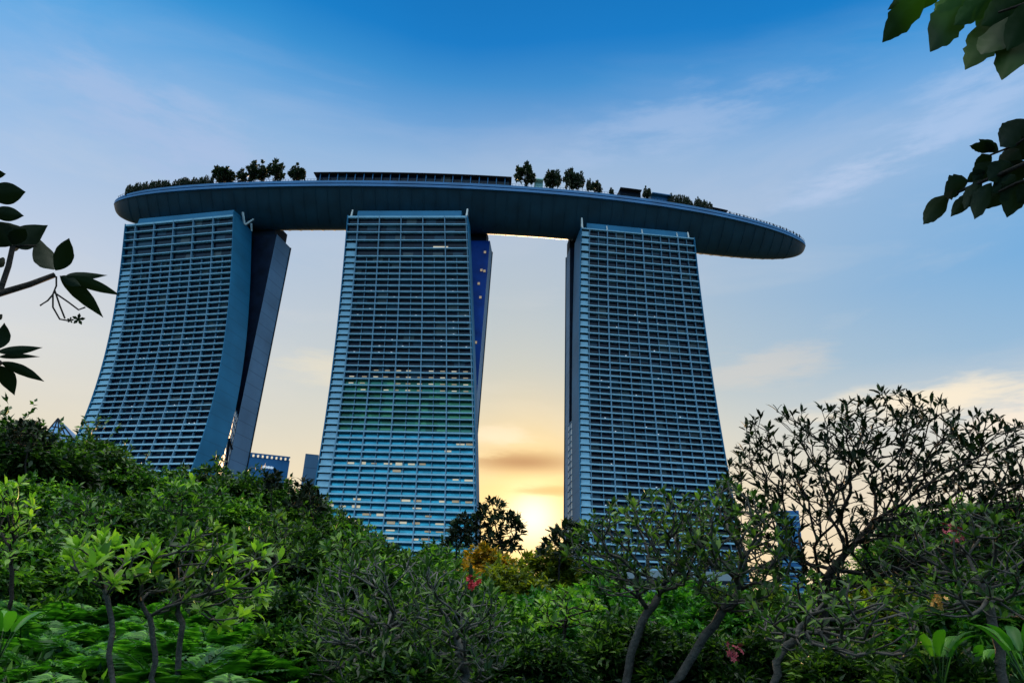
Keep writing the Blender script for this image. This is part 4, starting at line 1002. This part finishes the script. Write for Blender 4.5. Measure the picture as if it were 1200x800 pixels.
def near_tree(name, trunk, limbs, lv, label, leafmat, dist, extra=None, rad=.05, ragged=0.0, stalks=(), buds=()):
    foot = np.array(trunk[0]); root = empty(name, (foot[0], foot[1], 0)); tag(root, label, 'tree', 'trees reaching into the picture from its edges')
    mb = MB(); mb.tube([np.array(p) for p in trunk], np.linspace(rad*1.5, rad*.5, len(trunk)), 10)
    tip0 = np.array(trunk[-1])
    for L_ in limbs:
        pts = [at(*p) if len(p) == 3 else at(p[0], p[1], dist) for p in L_['p']]
        if L_.get('join', True): pts = [tip0, (tip0+pts[0])/2+[0, 0, .05]]+pts
        rr = list(np.linspace(L_['r0'], L_['r1'], len(pts)))
        if L_.get('join', True): rr[0] = max(rr[0], rad*.45)
        mb.tube(pts, rr, 7)
    mb.build('trunk', m_barkd, root, smooth=True)
    rg = random.Random(len(lv))
    for e in lv:
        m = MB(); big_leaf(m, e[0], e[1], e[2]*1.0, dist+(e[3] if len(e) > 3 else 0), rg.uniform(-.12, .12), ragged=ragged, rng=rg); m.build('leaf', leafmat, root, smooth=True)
    if stalks:
        s = MB()
        for p in stalks: s.tube([at(x, y, dist) for x, y in p], .0032, 5)
        s.build('flower_stalk', m_barkd, root)
    for (x, y, r) in buds:
        c = at(x, y, dist); f = MB(); vv = unit(c-CAM); a = unit(np.cross(vv, [0, 0, 1])); b = np.cross(a, vv)
        for q in range(5):
            an = q*1.2566+.4; v = math.cos(an)*a+math.sin(an)*b; w_ = -math.sin(an)*a+math.cos(an)*b; f.grid([[c-w_*r*.08, c+w_*r*.08], [c+v*r*.6-w_*r*.28, c+v*r*.6+w_*r*.28-vv*r*.1], [c+v*r-w_*r*.05-vv*r*.2, c+v*r+w_*r*.05-vv*r*.2]])
        f.build('blossom', m_leaf_black, root)
Ld = 3.0
near_tree('overhanging_plumeria', [(-3.3, 1.6, -.1), (-3.25, 1.65, 1.2), (-3.2, 1.8, 2.2), (-2.95, 2.0, 2.75)],
    [dict(p=[(-60, 362), (0, 343.5), (35, 333), (64, 322)], r0=.016, r1=.010), dict(p=[(-40, 400), (0, 342), (10, 312), (15, 289)], r0=.012, r1=.009),
     dict(p=[(15, 289), (28, 288), (43, 288)], r0=.005, r1=.003, join=False), dict(p=[(-30, 440), (-8, 430), (2, 424)], r0=.012, r1=.008), dict(p=[(-40, 260), (-20, 240), (-12, 228)], r0=.01, r1=.008)],
    [((63, 316), (43, 277), 20), ((65, 317), (81, 279), 17), ((77, 323), (126, 322.5), 8), ((78, 324), (141, 346), 11), ((70, 323), (121, 372), 14), ((72, 323), (95, 335), 9),
     ((16, 288), (56, 264), 22), ((14, 288), (-12, 262), 24), ((15, 287), (30, 268), 14), ((-14, 228), (30, 225), 21), ((-20, 205), (7, 204), 10), ((-12, 248), (28, 253), 14), ((-12, 262), (31, 268), 9),
     ((12, 290), (32, 280), 12), ((-8, 310), (6, 304), 8), ((0, 408), (5, 378), 11), ((-4, 412), (50, 407), 8), ((-2, 418), (47, 418), 5), ((0, 424), (52, 447), 9), ((-2, 428), (17, 463), 14), ((-6, 372), (3, 370), 5), ((0, 402), (8, 395), 5)],
    'plumeria reaching in at the left edge with long pointed leaves and a drooping flower stalk', m_leaf_black, Ld,
    stalks=[[(66, 324), (66, 335), (62, 345), (56, 352), (47, 358)], [(62, 345), (62, 360), (70, 374), (82, 376)], [(64, 340), (70, 358), (76, 373)], [(64, 343), (80, 354), (92, 363), (100, 360)]],
    buds=[(82.5, 375, .012), (92, 374, .022)])
near_tree('overhanging_tree', [(3.9, 1.3, -.1), (3.85, 1.4, 1.5), (3.7, 1.6, 3.0), (3.4, 1.9, 4.2)],
    [dict(p=[(1260, -60), (1215, -25), (1160, -20), (1100, -15)], r0=.018, r1=.007), dict(p=[(1230, -20), (1200, 5), (1170, 15)], r0=.01, r1=.005)],
    [((1086, -8), (1034, 50), 32), ((1062, -10), (1040, 12), 14), ((1140, -12), (1090, 61), 36), ((1120, -10), (1098, 20), 22), ((1160, -5), (1118, 30), 24), ((1178, 5), (1131, 82), 34, .1), ((1182, 20), (1150, 64), 30),
     ((1198, 22), (1174, 94), 30), ((1205, -5), (1150, 30), 36, .1), ((1150, -12), (1172, 48), 30, .15), ((1210, 0), (1180, 60), 32, -.1), ((1215, 30), (1195, 62), 24), ((1120, -15), (1140, 26), 26, .1), ((1100, -12), (1080, 12), 18, .1), ((1225, 10), (1165, 52), 34, .2), ((1190, -20), (1135, 14), 34, .25), ((1195, -15), (1205, 45), 34, .25)],
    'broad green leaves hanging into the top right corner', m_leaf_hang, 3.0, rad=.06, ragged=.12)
near_tree('overhanging_tree', [(4.3, 2.6, -.1), (4.2, 2.65, 1.5), (4.0, 2.75, 2.6), (3.6, 2.9, 3.4)],
    [dict(p=[(1250, 170), (1205, 190), (1170, 205), (1130, 222), (1108, 232)], r0=.014, r1=.005), dict(p=[(1220, 150), (1190, 170), (1160, 182)], r0=.008, r1=.004), dict(p=[(1220, 205), (1190, 215), (1170, 225)], r0=.008, r1=.004)],
    [((1112, 228), (1082, 263), 19), ((1135, 212), (1106, 228), 22), ((1140, 224), (1114, 254), 13), ((1162, 214), (1142, 257), 17), ((1150, 210), (1130, 245), 15), ((1200, 210), (1180, 255), 24), ((1178, 215), (1146, 246), 19),
     ((1167, 176), (1136, 171), 12), ((1162, 182), (1141, 198), 13), ((1170, 178), (1147, 163), 11), ((1205, 140), (1172, 172), 26), ((1200, 160), (1176, 150), 16), ((1195, 175), (1168, 196), 22), ((1165, 190), (1140, 215), 20), ((1185, 190), (1158, 212), 24), ((1205, 190), (1180, 216), 24), ((1210, 165), (1190, 190), 24), ((1215, 220), (1192, 238), 22), ((1190, 205), (1160, 226), 18), ((1155, 200), (1132, 214), 12), ((1206, 150), (1196, 180), 22, .15)],
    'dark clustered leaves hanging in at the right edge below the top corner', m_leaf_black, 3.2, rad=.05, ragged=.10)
